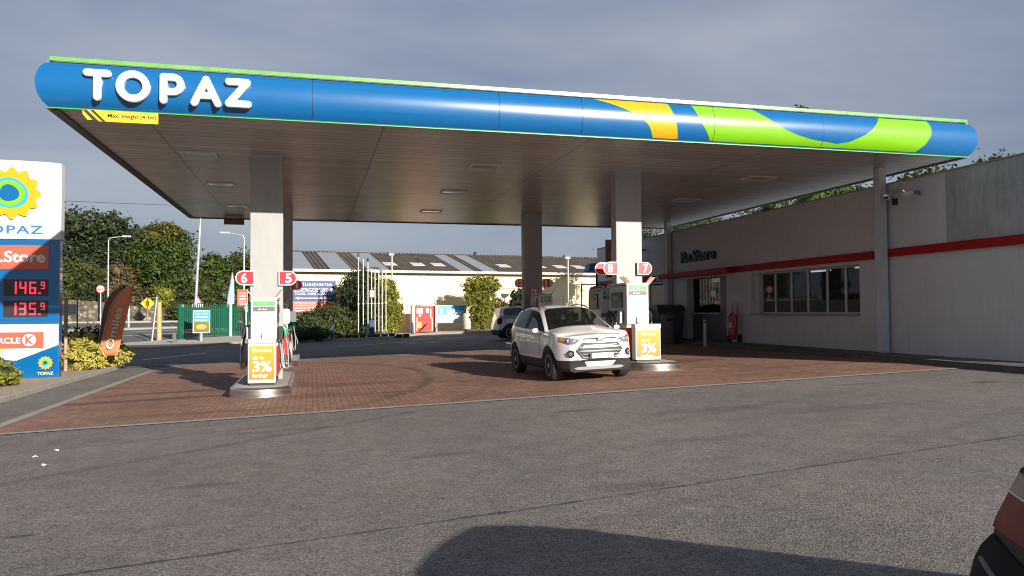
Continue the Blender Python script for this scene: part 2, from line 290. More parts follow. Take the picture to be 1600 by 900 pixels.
# ---------------------------------------------------------------- mesh helpers
class MB:
    def __init__(s): s.v = []; s.f = []; s.mi = []; s.k = 0
    def add(s, vs, fs):
        o = len(s.v); s.v += [tuple(p) for p in vs]; s.f += [tuple(o + i for i in f) for f in fs]; s.mi += [s.k] * len(fs); return s
    def box(s, a, b, rz=0, c=None):
        x0, y0, z0 = a; x1, y1, z1 = b
        vs = [Vector(p) for p in ((x0, y0, z0), (x1, y0, z0), (x1, y1, z0), (x0, y1, z0), (x0, y0, z1), (x1, y0, z1), (x1, y1, z1), (x0, y1, z1))]
        if rz:
            c = Vector(c or ((x0 + x1) / 2, (y0 + y1) / 2, 0)); m = Matrix.Rotation(rz, 3, 'Z'); vs = [m @ (p - c) + c for p in vs]
        return s.add(vs, [(0, 3, 2, 1), (4, 5, 6, 7), (0, 1, 5, 4), (1, 2, 6, 5), (2, 3, 7, 6), (3, 0, 4, 7)])
    def rbox(s, a, b, r=.03, n=3, axis=2):          # box with the edges along one axis rounded
        ax = [i for i in range(3) if i != axis]; P = []
        x0, y0 = a[ax[0]], a[ax[1]]; x1, y1 = b[ax[0]], b[ax[1]]
        for cx, cy, t0 in ((x1 - r, y1 - r, 0), (x0 + r, y1 - r, 90), (x0 + r, y0 + r, 180), (x1 - r, y0 + r, 270)):
            for i in range(n + 1):
                t = R(t0 + 90 * i / n); P.append((cx + r * math.cos(t), cy + r * math.sin(t)))
        def mk(p, h):
            q = [0, 0, 0]; q[ax[0]] = p[0]; q[ax[1]] = p[1]; q[axis] = h; return q
        return s.prism([mk(p, a[axis]) for p in P], [mk(p, b[axis]) for p in P])
    def prism(s, A, B):
        n = len(A); return s.add(A + B, [tuple(range(n))[::-1], tuple(range(n, 2 * n))] + [(i, (i + 1) % n, n + (i + 1) % n, n + i) for i in range(n)])
    def cyl(s, p, q, r0, r1=None, n=14, caps=True):
        p, q = Vector(p), Vector(q); r1 = r0 if r1 is None else r1; d = (q - p).normalized()
        a = d.orthogonal().normalized(); b = d.cross(a); vs = []
        for c, r in ((p, r0), (q, r1)):
            for i in range(n): t = 2 * PI * i / n; vs.append(c + a * math.cos(t) * r + b * math.sin(t) * r)
        fs = [(i, (i + 1) % n, n + (i + 1) % n, n + i) for i in range(n)]
        if caps: fs += [tuple(range(n))[::-1], tuple(range(n, 2 * n))]
        return s.add(vs, fs)
    def tube(s, pts, r, n=8):
        pts = [Vector(p) for p in pts]
        rs = r if isinstance(r, (list, tuple)) else [r] * len(pts)
        vs = []; a = None
        for i, p in enumerate(pts):
            d = (pts[min(i + 1, len(pts) - 1)] - pts[max(i - 1, 0)]).normalized()
            a = d.orthogonal().normalized() if a is None else (a - d * a.dot(d)).normalized()
            b = d.cross(a)
            for k in range(n): t = 2 * PI * k / n; vs.append(p + a * math.cos(t) * rs[i] + b * math.sin(t) * rs[i])
        fs = [(i * n + k, i * n + (k + 1) % n, (i + 1) * n + (k + 1) % n, (i + 1) * n + k) for i in range(len(pts) - 1) for k in range(n)]
        fs += [tuple(range(n))[::-1], tuple(range((len(pts) - 1) * n, len(pts) * n))]
        return s.add(vs, fs)
    def lathe(s, prof, c=(0, 0, 0), n=20, axis='Z'):
        vs = []; cx, cy, cz = c
        for (r, h) in prof:
            for i in range(n):
                t = 2 * PI * i / n; x, y = r * math.cos(t), r * math.sin(t)
                vs.append((cx + x, cy + y, cz + h) if axis == 'Z' else ((cx + h, cy + x, cz + y) if axis == 'X' else (cx + x, cy + h, cz + y)))
        fs = [(j * n + i, j * n + (i + 1) % n, (j + 1) * n + (i + 1) % n, (j + 1) * n + i) for j in range(len(prof) - 1) for i in range(n)]
        fs += [tuple(range(n))[::-1], tuple(range((len(prof) - 1) * n, len(prof) * n))]
        return s.add(vs, fs)
    def grid(s, rows):
        m = len(rows[0]); vs = [p for r in rows for p in r]
        return s.add(vs, [(j * m + i, j * m + i + 1, (j + 1) * m + i + 1, (j + 1) * m + i) for j in range(len(rows) - 1) for i in range(m - 1)])
    def poly(s, pts, y0, y1):                       # outline in (x, z), extruded along y
        return s.prism([(x, y0, z) for x, z in pts], [(x, y1, z) for x, z in pts])
    def build(s, name, m, parent=None, smooth=False, bevel=0, loc=None):
        me = bpy.data.meshes.new(name); me.from_pydata(s.v, [], s.f)
        ms = m if isinstance(m, (list, tuple)) else [m]
        for x in ms: me.materials.append(M[x] if isinstance(x, str) else x)
        if len(ms) > 1: me.polygons.foreach_set('material_index', s.mi)
        bm = bmesh.new(); bm.from_mesh(me); bmesh.ops.recalc_face_normals(bm, faces=bm.faces)
        if bevel:
            eds = [e for e in bm.edges if len(e.link_faces) == 2 and e.calc_face_angle(0) > R(35)]
            bmesh.ops.bevel(bm, geom=eds, offset=bevel, segments=2, affect='EDGES', profile=.6, clamp_overlap=True)
        bm.to_mesh(me); bm.free()
        if smooth:
            me.polygons.foreach_set('use_smooth', [True] * len(me.polygons)); me.set_sharp_from_angle(angle=R(38))
        o = bpy.data.objects.new(name, me); C.objects.link(o); o.parent = parent
        if loc: o.location = loc
        return o
def tag(o, label=None, cat=None, group=None, kind=None):
    if label: o['label'] = label
    if cat: o['category'] = cat
    if group: o['group'] = group
    if kind: o['kind'] = kind
    return o
def empty(name, loc=(0, 0, 0), rz=0, label=None, cat=None, group=None):
    o = bpy.data.objects.new(name, None); C.objects.link(o); o.location = loc; o.rotation_euler = (0, 0, rz); o.empty_display_size = .2
    return tag(o, label, cat, group)
def struct(name, mb, m, **k): return tag(mb.build(name, m, **k), kind='structure')
def copy_tree(o, parent=None):
    c = o.copy(); C.objects.link(c); c.parent = parent
    for ch in list(o.children): copy_tree(ch, c)
    return c
def text(body, m, parent, box, y, dep=.004, bold=.03, face=0, name='lettering', sp=1.0, shear=0):
    """flat lettering fitted into box=(x0,z0,x1,z1) on the plane y; face=0 looks to -Y; parent-local"""
    cu = bpy.data.curves.new('t', 'FONT'); cu.body = body; cu.extrude = .001; cu.offset = bold * .3; cu.space_character = sp; cu.shear = shear; cu.resolution_u = 4
    t = bpy.data.objects.new('t', cu); C.objects.link(t); dg = bpy.context.evaluated_depsgraph_get(); dg.update()
    me = bpy.data.meshes.new_from_object(t.evaluated_get(dg)); C.objects.unlink(t); bpy.data.objects.remove(t); bpy.data.curves.remove(cu)
    xs = [v.co.x for v in me.vertices]; ys = [v.co.y for v in me.vertices]; x0, x1, y0, y1 = min(xs), max(xs), min(ys), max(ys)
    bx0, bz0, bx1, bz1 = box
    for v in me.vertices:
        a = bx0 + (v.co.x - x0) / (x1 - x0) * (bx1 - bx0); b = bz0 + (v.co.y - y0) / (y1 - y0) * (bz1 - bz0); d = 0 if v.co.z < 0 else -dep
        v.co = (a, y + d, b)
    me.materials.clear(); me.materials.append(M[m]); o = bpy.data.objects.new(name, me); C.objects.link(o); o.parent = parent; return o
def sm(a, b, x): t = max(0, min(1, (x - a) / (b - a))); return t * t * (3 - 2 * t)
def T(x, y):                                # ground height
    z = .0308 * x if x > -5 else -.154 - .046 * sm(5, 9, -x)
    if x > 14: z = .431
    w = sm(2, 7.5, -x); r = 0 if y < 50 else (.05 * (y - 50) if y < 72 else 1.1 + .004 * (y - 72))
    return z + w * r
def sheet(pts, dz, step=1.0):               # polygon laid on the ground, tessellated so that it follows it
    bm = bmesh.new(); f = bm.faces.new([bm.verts.new((x, y, 0)) for x, y in pts])
    xs = [p[0] for p in pts]; ys = [p[1] for p in pts]
    for ax, lo, hi in ((0, min(xs), max(xs)), (1, min(ys), max(ys))):
        k = lo + step
        while k < hi - .01:
            n = (1, 0, 0) if ax == 0 else (0, 1, 0); c = (k, 0, 0) if ax == 0 else (0, k, 0)
            bmesh.ops.bisect_plane(bm, geom=bm.verts[:] + bm.edges[:] + bm.faces[:], plane_co=c, plane_no=n, dist=1e-5); k += step
    mb = MB(); bm.verts.index_update(); mb.add([(v.co.x, v.co.y, T(v.co.x, v.co.y) + dz) for v in bm.verts], [tuple(v.index for v in f.verts) for f in bm.faces]); bm.free(); return mb
def raised(pts, h, base=-.1):               # raised pavement with a vertical kerb face
    mb = sheet(pts, h, 2.0); n = len(pts); q = []
    for i in range(n):
        (x0, y0), (x1, y1) = pts[i], pts[(i + 1) % n]; k = max(1, int(math.hypot(x1 - x0, y1 - y0) / 2))
        for j in range(k): q.append((x0 + (x1 - x0) * j / k, y0 + (y1 - y0) * j / k))
    m = len(q); mb.add([(x, y, T(x, y) + base) for x, y in q] + [(x, y, T(x, y) + h) for x, y in q], [(i, (i + 1) % m, m + (i + 1) % m, m + i) for i in range(m)]); return mb
def kerbline(pts, w, h, off=0, dz0=-.1):    # band of kerb stones along a polyline
    mb = MB(); Q = []
    for i in range(len(pts) - 1):
        (x0, y0), (x1, y1) = pts[i], pts[i + 1]; k = max(1, int(math.hypot(x1 - x0, y1 - y0) / .9))
        for j in range(k + (i == len(pts) - 2)): Q.append(Vector((x0 + (x1 - x0) * j / k, y0 + (y1 - y0) * j / k, 0)))
    rows = []
    for i, p in enumerate(Q):
        d = (Q[min(i + 1, len(Q) - 1)] - Q[max(i - 1, 0)]).normalized(); nn = Vector((-d.y, d.x, 0))
        a, b = p, p + nn * w; za, zb = T(a.x, a.y), T(b.x, b.y); c = .02
        rows.append([(a.x, a.y, za + dz0), (a.x, a.y, za + h - c), (a.x + nn.x * c, a.y + nn.y * c, za + h), (b.x, b.y, zb + h), (b.x, b.y, zb + dz0)])
    return mb.grid(rows)

# ---------------------------------------------------------------- ground, paving, roads
mb = MB(); xs = [-400, -200, -100, -60, -40, -30, -25, -20, -16] + [-14 + i for i in range(0, 29)] + [16, 20, 30, 45, 70, 120, 250, 400]
ys = [-60, -30, -15, -6, 0, 3, 6, 9, 12, 15, 18, 21, 24, 27, 30, 33, 36, 39, 42, 45, 48] + [50 + 2 * i for i in range(0, 13)] + [80, 90, 100, 130, 200, 400, 800]
mb.grid([[(x, y, T(x, y)) for x in xs] for y in ys]); struct('ground', mb, 'asphalt')
struct('brick_paving', sheet([(-4.82, 13.2), (13.2, 13.2), (13.3, 28.0), (-4.6, 28.0), (-4.82, 26)], .006), 'brick')
struct('rear_asphalt', sheet([(-14, 28.3), (13.3, 28.3), (13.3, 36), (26, 36), (26, 50), (-14, 50)], .004, 2), 'asphalt_b')
struct('channel_strip', sheet([(-5.03, 12.9), (-4.82, 12.9), (-4.82, 26.2), (-4.3, 28.0), (13.3, 28.0), (13.3, 28.2), (-4.45, 28.2), (-5.03, 26.3)], .010), 'kerb')
struct('front_kerb_strip', sheet([(-4.82, 13.03), (13.2, 13.03), (13.2, 13.2), (-4.82, 13.2)], .012), 'kerb')
# store pavement
sp_pts = [(13.15, 4), (14.6, 4), (14.6, 40), (13.5, 40), (13.45, 22)]
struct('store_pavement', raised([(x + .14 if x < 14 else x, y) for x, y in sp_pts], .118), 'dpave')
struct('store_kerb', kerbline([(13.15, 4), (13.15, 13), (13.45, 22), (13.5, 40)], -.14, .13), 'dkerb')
# planter on the left
pl = [(-6.3, 4), (-6.25, 17), (-6.2, 28.6), (-6.35, 29.4), (-6.75, 29.9), (-7.6, 30.4), (-11.5, 31.5), (-13, 31), (-13, 4)]
struct('planter_gravel', raised([(-6.44, 4.1), (-6.39, 17), (-6.34, 28.6), (-6.5, 29.3), (-6.85, 29.75), (-7.7, 30.25), (-11.5, 31.3), (-12.9, 30.8), (-12.9, 4.1)], .10), 'gravel')
struct('planter_kerb', kerbline(pl[:8], .15, .12), 'kerb')
# far pavement
fp = [(-13.5, 44.6), (-8, 43.6), (-6.4, 44.2), (-4, 48), (-1, 46.6), (2.6, 44), (4.6, 44.8), (6.6, 48), (11, 47.2), (14, 46.6), (32, 47)]
struct('far_pavement', raised([(x, y + .15) for x, y in fp] + [(32, 60), (-4, 60), (-8.5, 53), (-13.5, 47.5)], .10), 'pave')
struct('far_kerb', kerbline(fp, .15, .13), 'kerb')
struct('road', sheet([(-60, 48), (-13.5, 47.7), (-8.6, 53.2), (-4, 60.2), (-4, 74), (-60, 66)], .006, 2), 'road')
struct('road_pavement', raised([(-60, 67), (-4, 75), (-4, 79), (-60, 79)], .10), 'pave')
mb = kerbline([(-22, 61.2), (-14.5, 62.6), (-4, 66.6)], 1.1, .13); struct('road_island', mb, 'kerb')
ln = [([(-16, 55), (-5, 61.4), (-5, 61.6), (-16, 55.2)], 'w'), ([(-13, 60.6), (-4, 64.9), (-4, 65.1), (-13, 60.8)], 'w'), ([(-30, 70.5 - 2.2), (-4, 74), (-4, 74.2), (-30, 68.5)], 'w')]
mb = MB()
for p, k in ln:
    q = sheet(p, .012, 2); mb.add(q.v, q.f)
def quadline(x0, y0, x1, y1, w):
    d = Vector((x1 - x0, y1 - y0)).normalized(); n = Vector((-d.y, d.x)) * w / 2
    q = sheet([(x0 - n.x, y0 - n.y), (x1 - n.x, y1 - n.y), (x1 + n.x, y1 + n.y), (x0 + n.x, y0 + n.y)], .012, 2); mb.add(q.v, q.f)
for a in ((3.2, 38.5, 5.2, 38.6), (4.4, 36.6, 6.2, 36.9), (6.6, 40.5, 8.8, 41.6), (4.6, 41.0, 6.4, 41.5), (-6.5, 33, -4.6, 37), (1.2, 37.2, 2.8, 37.6), (9.8, 37, 11.6, 37.4), (9.4, 34.6, 11.5, 35)): quadline(*a, .13)
struct('road_markings', mb, 'white_line')
mb = MB()
for x0 in range(-60, -3, 3): mb.box((x0, 79.4, T(x0, 79) + .1), (x0 + 3, 79.9, T(x0, 79) + .25))
hill = MB(); hx = [-120 + 4 * i for i in range(0, 34)]; hy = [80.5, 84, 88, 93, 100, 110, 125, 150]
def H(x, y): return T(x, 79) + .1 + (min(y, 100) - 80.5) * .10 * (1 + .25 * math.sin(x * .3 + y * .17)) * sm(80.5, 90, y) * (1.35 if x < -14 else .6 + .75 * sm(6, 14, -x)) + .2 * math.sin(x * .9)
hill.grid([[(x, y, H(x, y)) for x in hx] for y in hy]); struct('hill', hill, 'earth', smooth=True)

# ---------------------------------------------------------------- canopy
uL, uR, vF, vB, zs, zt = -4.45, 15.13, 14.78, 30.75, 5.26, 6.07
can = empty('station_canopy', (5.3, 22.8, T(5.3, 22.8)), 0, 'huge flat petrol station canopy with blue curved fascia on square grey columns', 'canopy')
CO = Vector(can.location)
def cb(mb, name, m, parent=can, **k):
    mb.v = [(x - CO.x, y - CO.y, z - CO.z) for x, y, z in mb.v]; return mb.build(name, m, parent, **k)
def bul(t): return .29 * math.sqrt(max(0, 1 - ((t - .5) / .56) ** 2)) - .13 + .0     # offset of the barrel at height fraction t
ts = [i / 12 for i in range(13)]
def ring(off, z): return [(uL - off, vF - off, z), (uR + off, vF - off, z), (uR + off, vB + off, z), (uL - off, vB + off, z)]
mb = MB(); rows = [ring(bul(t), zs + .02 + t * (zt - zs - .02)) for t in ts]
rows = [r + [r[0]] for r in rows]; mb.grid(rows); cb(mb, 'fascia', 'blue', smooth=True)
# soffit slab and roof
mb = MB(); mb.box((uL + .06, vF + .06, zs), (uR - .06, vB - .06, zs + .05)); cb(mb, 'soffit', 'soffit')
mb = MB(); mb.box((uL - .02, vF - .02, zt - .05), (uR + .02, vB + .02, zt)); cb(mb, 'roof_deck', 'roofsheet')
mb = MB()   # green edge lip on top
for a, b in (((uL + .05, vF - .075, zt + .001), (uR - .05, vF - .06, zt + .072)), ((uL + .035, vF - .06, zt + .001), (uL + .05, vB, zt + .072)), ((uR - .05, vF - .06, zt + .001), (uR - .035, vB, zt + .072))): mb.box(a, b)
x = uL + .4
while x < uR - .3:
    mb.box((x, vF - .079, zt + .004), (x + .012, vF - .075, zt + .077)); x += random.choice((1.2, 2.4, 1.9))
cb(mb, 'top_lip', 'palegreen')
for z0, z1, o, m in ((zs + .045, zs + .062, .02, 'neon'), (zs - .012, zs + .004, .03, 'neon'), (zs + .0045, zs + .0445, .005, 'black')):
    mb = MB(); mb.box((uL - o, vF - o, z0), (uR + o, vF + .05, z1)); cb(mb, 'edge_trim', m)
    mb = MB(); mb.box((uL - o, vF + .051, z0), (uL + .05, vB, z1)); mb.box((uR - .05, vF + .051, z0), (uR + o, vB, z1)); mb.box((uL + .051, vB - .05, z0), (uR - .051, vB + o, z1))
    cb(mb, 'side_trim', 'black')
mb = MB()   # dark gutter line round the soffit
for a, b in (((uL + .05, vF + .05, zs - .03), (uL + .16, vB - .05, zs - .002)), ((uR - .16, vF + .05, zs - .03), (uR - .05, vB - .05, zs - .002)), ((uL + .161, vB - .16, zs - .03), (uR - .161, vB - .05, zs - .002))): mb.box(a, b)
cb(mb, 'gutter_edge', 'black')
# painted artwork following the barrel
def interp(pts, t):
    for (a, x0), (b, x1) in zip(pts, pts[1:]):
        if t >= min(a, b) and t <= max(a, b): return x0 + (x1 - x0) * ((t - a) / (b - a) if b != a else 0)
    return pts[0][1] if t > max(p[0] for p in pts) else pts[-1][1]
def art(name, m, left, right, t0=0.03, t1=.995, off=.004, n=22):
    mb = MB(); rows = []
    for i in range(n + 1):
        t = t0 + (t1 - t0) * i / n; a, b = interp(left, t), interp(right, t); z = zs + .02 + t * (zt - zs - .02); y = vF - bul(t) - off
        rows.append([(a + (b - a) * k / 4, y, z) for k in range(5)])
    mb.grid(rows); return cb(mb, name, m, smooth=True)
yl = [(1, 5.55), (.85, 6.0), (.7, 6.35), (.5, 6.66), (.3, 6.84), (.03, 6.95)]; yr = [(1, 7.29), (.5, 7.42), (.03, 7.52)]
gl = [(1, 7.85), (.5, 8.02), (.03, 8.3)]; gr = [(1, 13.93), (.75, 13.97), (.5, 13.93), (.25, 13.8), (.03, 13.6)]
bl = [(1, 9.3), (.8, 9.55), (.6, 9.82), (.42, 10.1), (.3, 10.4), (.2, 10.8), (.135, 11.45)]; brr = [(1, 12.62), (.8, 12.5), (.6, 12.35), (.42, 12.15), (.3, 11.95), (.2, 11.75), (.135, 11.45)]
art('yellow_stripe', 'yellow', yl, yr); art('green_stripe', 'green', gl, gr); art('blue_scallop', 'blue', bl, brr, .135, .995, .007, 30)
W_ = lambda p, d: [(t, x + d) for t, x in p]
for p in (yl, yr, gl, gr): art('pale_outline', 'palegreen', W_(p, -.013), W_(p, .013), off=.0055)
art('pale_outline', 'palegreen', W_(bl, -.02), W_(bl, .008), .135, .995, .0085, 30); art('pale_outline', 'palegreen', W_(brr, -.008), W_(brr, .02), .135, .995, .0085, 30)
for x in (.0, 3.6, 5.35, 8.35, 11.05): art('panel_joint', 'black', [(1, x), (0, x)], [(1, x + .006), (0, x + .006)], off=.0095)
# raised letters built from round-ended strokes
def letter(strokes, w, ox, oz, sc):
    rr = w / 2
    mb = MB(); yb = vF - .16; yf = vF - .245
    for si, st in enumerate(strokes):
        pts = [Vector((ox + a * sc, 0, oz + b * sc)) for a, b in st]; closed = (st[0] == st[-1])
        e_ = si * .0012; prof = [(-rr, yb), (-rr, yf - e_ + .018), (-rr + .018, yf - e_), (rr - .018, yf - e_), (rr, yf - e_ + .018), (rr, yb)]
        rows = []
        for i, p in enumerate(pts):
            a, b = (pts[i - 1] if i else (pts[-2] if closed else p)), (pts[i + 1] if i < len(pts) - 1 else (pts[1] if closed else p))
            d = (b - a).normalized(); n = Vector((-d.z, 0, d.x)); cs = 1
            if 0 < i < len(pts) - 1 or closed:
                d1 = (p - a).normalized(); cs = 1 / max(.45, abs(d1.dot(d)))
            rows.append([(p.x + n.x * q * cs, y, p.z + n.z * q * cs) for q, y in prof])
        mb.grid(rows)
        if not closed:
            for p, q in ((pts[0], pts[1]), (pts[-1], pts[-2])):
                d = (p - q).normalized(); n = Vector((-d.z, 0, d.x)); fan = []
                for k in range(9):
                    t = -PI / 2 + PI * k / 8; dv = d * math.cos(t) + n * math.sin(t); fan.append([(p.x + dv.x * q_, y, p.z + dv.z * q_) for q_, y in ((rr, yb), (rr, yf - e_ + .018), (rr - .018, yf - e_), (0.0, yf - e_))])
                mb.grid(fan)
        elif False: pass
    return mb
circ = [(.5 + .5 * math.cos(2 * PI * i / 36), .5 + .5 * math.sin(2 * PI * i / 36)) for i in range(36)]; circ.append(circ[0])
bowl = [(0, 1), (.38, 1)] + [(.38 + .30 * math.cos(R(90 - 180 * i / 12)), .69 + .31 * math.sin(R(90 - 180 * i / 12))) for i in range(1, 12)] + [(.38, .38), (0, .38)]
w = .125; hh = .44
for st, ox, oz, sc in (([[(0, 1), (.78, 1)], [(.39, 1), (.39, 0)]], -3.79, 5.44, .42), ([circ], -3.27, 5.45, .43), ([[(0, 1), (0, 0)], bowl], -2.56, 5.45, .42),
                       ([[(0, 0), (.46, 1.0)], [(.46, 1.0), (.92, 0)], [(.2, .32), (.72, .32)]], -2.05, 5.44, .43), ([[(0, 1), (.8, 1)], [(.8, 1), (0, 0)], [(0, 0), (.84, 0)]], -1.47, 5.46, .40)):
    cb(letter(st, w, ox, oz, sc), 'sign_letter', 'letter', smooth=True)
# soffit lights
first = None
for i, (x, y) in enumerate((x, y) for x in (-2.47, 4.12, 11.8) for y in (18.4, 22.6, 27.1)):
    fr = MB(); a, b, c = .38, .3, .05
    for p, q in (((-a, -b, -.025), (a, -b + c, 0)), ((-a, b - c, -.025), (a, b, 0)), ((-a, -b + c, -.025), (-a + c, b - c, 0)), ((a - c, -b + c, -.025), (a, b - c, 0))): fr.box(p, q)
    if first is None:
        f = fr.build('ceiling_light', 'lamptrim', can); gl_ = MB(); gl_.box((-a + c, -b + c, -.010), (a - c, b - c, -.001)); d = gl_.build('diffuser', 'lampglass', f); first = f
    else: f = copy_tree(first, can)
    f.location = (x - CO.x, y - CO.y, zs - CO.z - .001)
# square columns
for x, y in ((-1.01, 18.4), (-1.01, 27.1), (7.9, 18.4), (7.96, 27.45)):
    mb = MB(); mb.rbox((x - .36, y - .17, T(x, y)), (x + .36, y + .17, zs - .003), .02); c = cb(mb, 'column', 'column')
    mb = MB(); mb.box((x - .37, y - .18, zs - .04), (x + .37, y + .18, zs - .002)); cb(mb, 'collar', 'pumpgrey', c)
for x, y in ((14.06, 16.45), (14.10, 28.6)):
    mb = MB(); z0 = T(x, y) + .12; mb.box((x - .10, y - .11, z0), (x + .10, y - .095, zs - .003)); mb.box((x - .10, y + .095, z0), (x + .10, y + .11, zs - .003)); mb.box((x - .08, y - .095, z0), (x + .10, y + .095, zs - .003))
    cb(mb, 'slim_column', 'colwhite')

mh = empty('height_sign', (-3.27, 14.72, 5.24), 0, 'yellow maximum height panel with black stripes hanging under the canopy edge', 'sign')
mb = MB(); mb.poly([(-.36, -.19), (-.55, 0), (.60, 0), (.60, -.19)], 0, .02); mb.build('panel', 'yellow_s', mh)
mb = MB(); mb.poly([(-.62, 0), (-.62, -.07), (-.545, -.17), (-.465, -.17)], 0, .02); mb.build('corner_piece', 'yellow_s', mh)
mb = MB(); mb.poly([(-.51, 0), (-.42, -.17), (-.40, -.17), (-.40, -.17), (-.455, 0)][:3] + [(-.33, -.17), (-.44, 0)][::1] if False else [(-.60, 0), (-.45, -.175), (-.38, -.185), (-.56, 0)], .003, .018); mb.build('stripe', 'black', mh); mb = MB(); mb.poly([(-.50, 0), (-.44, 0), (-.25, -.188), (-.31, -.188)], -.003, -.0005); mb.build('stripe', 'black', mh)
text('Max. Height (4.3m)', 'black', mh, (-.22, -.135, .57, -.045), -.001, bold=.06)
bs = MB(); bs.box((-.36, -.02, -.23), (.36, .02, 0)); o = bs.build('hanging_panel', 'brown', None, loc=(-3.1 + .25, 30.4, 5.23)); tag(o, 'small dark brown hanging panel under the far left canopy corner', 'sign')

# ---------------------------------------------------------------- number signs
def nsign(num, side, x, y, z, label, hcol='red', wd=.40, hh=.33):
    g = empty('number_sign', (x, y, z), 0, label, 'sign', 'red pump number signs on the columns')
    def D(k):
        r = hh / 2 - k; c = wd - hh / 2; P = [(k, -r), (c, -r)] + [(c + r * math.cos(R(-90 + 180 * i / 12)), r * math.sin(R(-90 + 180 * i / 12))) for i in range(1, 12)] + [(c, r), (k, r)]
        return [(side * a, b) for a, b in P]
    mb = MB(); mb.poly(D(0), -.02, .02); mb.build('rim', 'letter', g); mb = MB(); mb.poly(D(.022), -.026, -.0205); mb.build('face', hcol, g)
    if num:
        ww = .115 if len(num) == 1 else .2; cx = side * (wd - hh / 2 - .02)
        if num == '1': ww = .06
        text(num, 'letter', g, (cx - ww * .58, -.115, cx + ww * .58, .115), -.0265, bold=.10)
    mb = MB(); mb.box((min(side * .005, side * .05), .0205, -.06), (max(side * .005, side * .05), .06, .06)); mb.build('bracket', 'alum', g)
    return g
nsign('6', -1, -1.27, 18.18, 2.455, 'red sign with white number 6 left of the nearest left column')
nsign('5', 1, -.74, 18.18, 2.455, 'red sign with white number 5 right of the nearest left column')
nsign('8', -1, 7.55, 18.16, 2.74, 'red sign with white number 8 on the column behind the white car')
nsign('7', 1, 8.09, 18.16, 2.74, 'red sign with white number 7 on the column above the poster stand')
nsign('1', 1, -.72, 26.86, 2.6, 'dark red sign with number 1 on the shaded rear left column')
nsign('12', -1, 7.62, 27.2, 2.70, 'shaded red sign with number 12 on the rear middle column')
nsign('11', 1, 8.30, 27.2, 2.70, 'shaded red sign with number 11 on the rear middle column')
nsign('', -1, 7.5, 18.62, 2.75, 'red sign edge peeping out behind the number 8 sign')
fs = empty('fire_notice', (7.98, 27.27, 2.4), 0, 'small red and white safety notice on the rear middle column', 'sign')
mb = MB(); mb.box((-.15, 0, -.13), (.15, .008, .13)); mb.build('plate', 'red', fs)
mb = MB(); mb.box((-.11, -.003, .0), (-.01, 0, .09)); mb.box((.02, -.003, -.09), (.1, 0, .09)); mb.box((-.11, -.003, -.09), (-.03, 0, -.03)); mb.build('print', 'letter', fs)

# ---------------------------------------------------------------- islands and pumps
def island(x0, x1, y0, y1, label):
    z = T((x0 + x1) / 2, y0); hw = (x1 - x0) / 2; cx = (x0 + x1) / 2; g = empty('pump_island', (cx, (y0 + y1) / 2, z), 0, label, 'pump island', 'raised pump islands with steel kerbs')
    cy = (y0 + y1) / 2
    def stad(k, e=.5):
        P = []
        for sy, ya in ((-1, y0 + e), (1, y1 - e)):
            for i in range(13):
                t = R(180 + 15 * i) if sy < 0 else R(15 * i); P.append(((hw - k) * math.cos(t), ya - cy + (e - k) * math.sin(t)))
        return P
    mb = MB(); A, B, Cc = stad(0), stad(0), stad(.03)
    rows = [[(a, b, -.08) for a, b in A + A[:1]], [(a, b, .17) for a, b in A + A[:1]], [(a, b, .2) for a, b in Cc + Cc[:1]], [(a, b, .2) for a, b in stad(.07) + stad(.07)[:1]]]
    mb.grid(rows); mb.build('steel_kerb', 'steel', g, smooth=True)
    mb = MB(); K = stad(.069); mb.prism([(a, b, .1) for a, b in K], [(a, b, .196) for a, b in K]); mb.build('slab', 'concrete', g); return g
island(-1.62, -.42, 16.0, 20.6, 'steel edged pump island under the nearest left column')
island(-1.62, -.42, 24.6, 29.2, 'steel edged pump island under the rear left column')
island(7.3, 8.55, 16.35, 20.8, 'steel edged pump island beside the white car')
island(7.36, 8.56, 24.9, 29.6, 'steel edged pump island under the rear middle column')
def catenary(p, q, sag, n=12):
    p, q = Vector(p), Vector(q); return [p.lerp(q, i / n) - Vector((0, 0, sag * 4 * (i / n) * (1 - i / n))) for i in range(n + 1)]
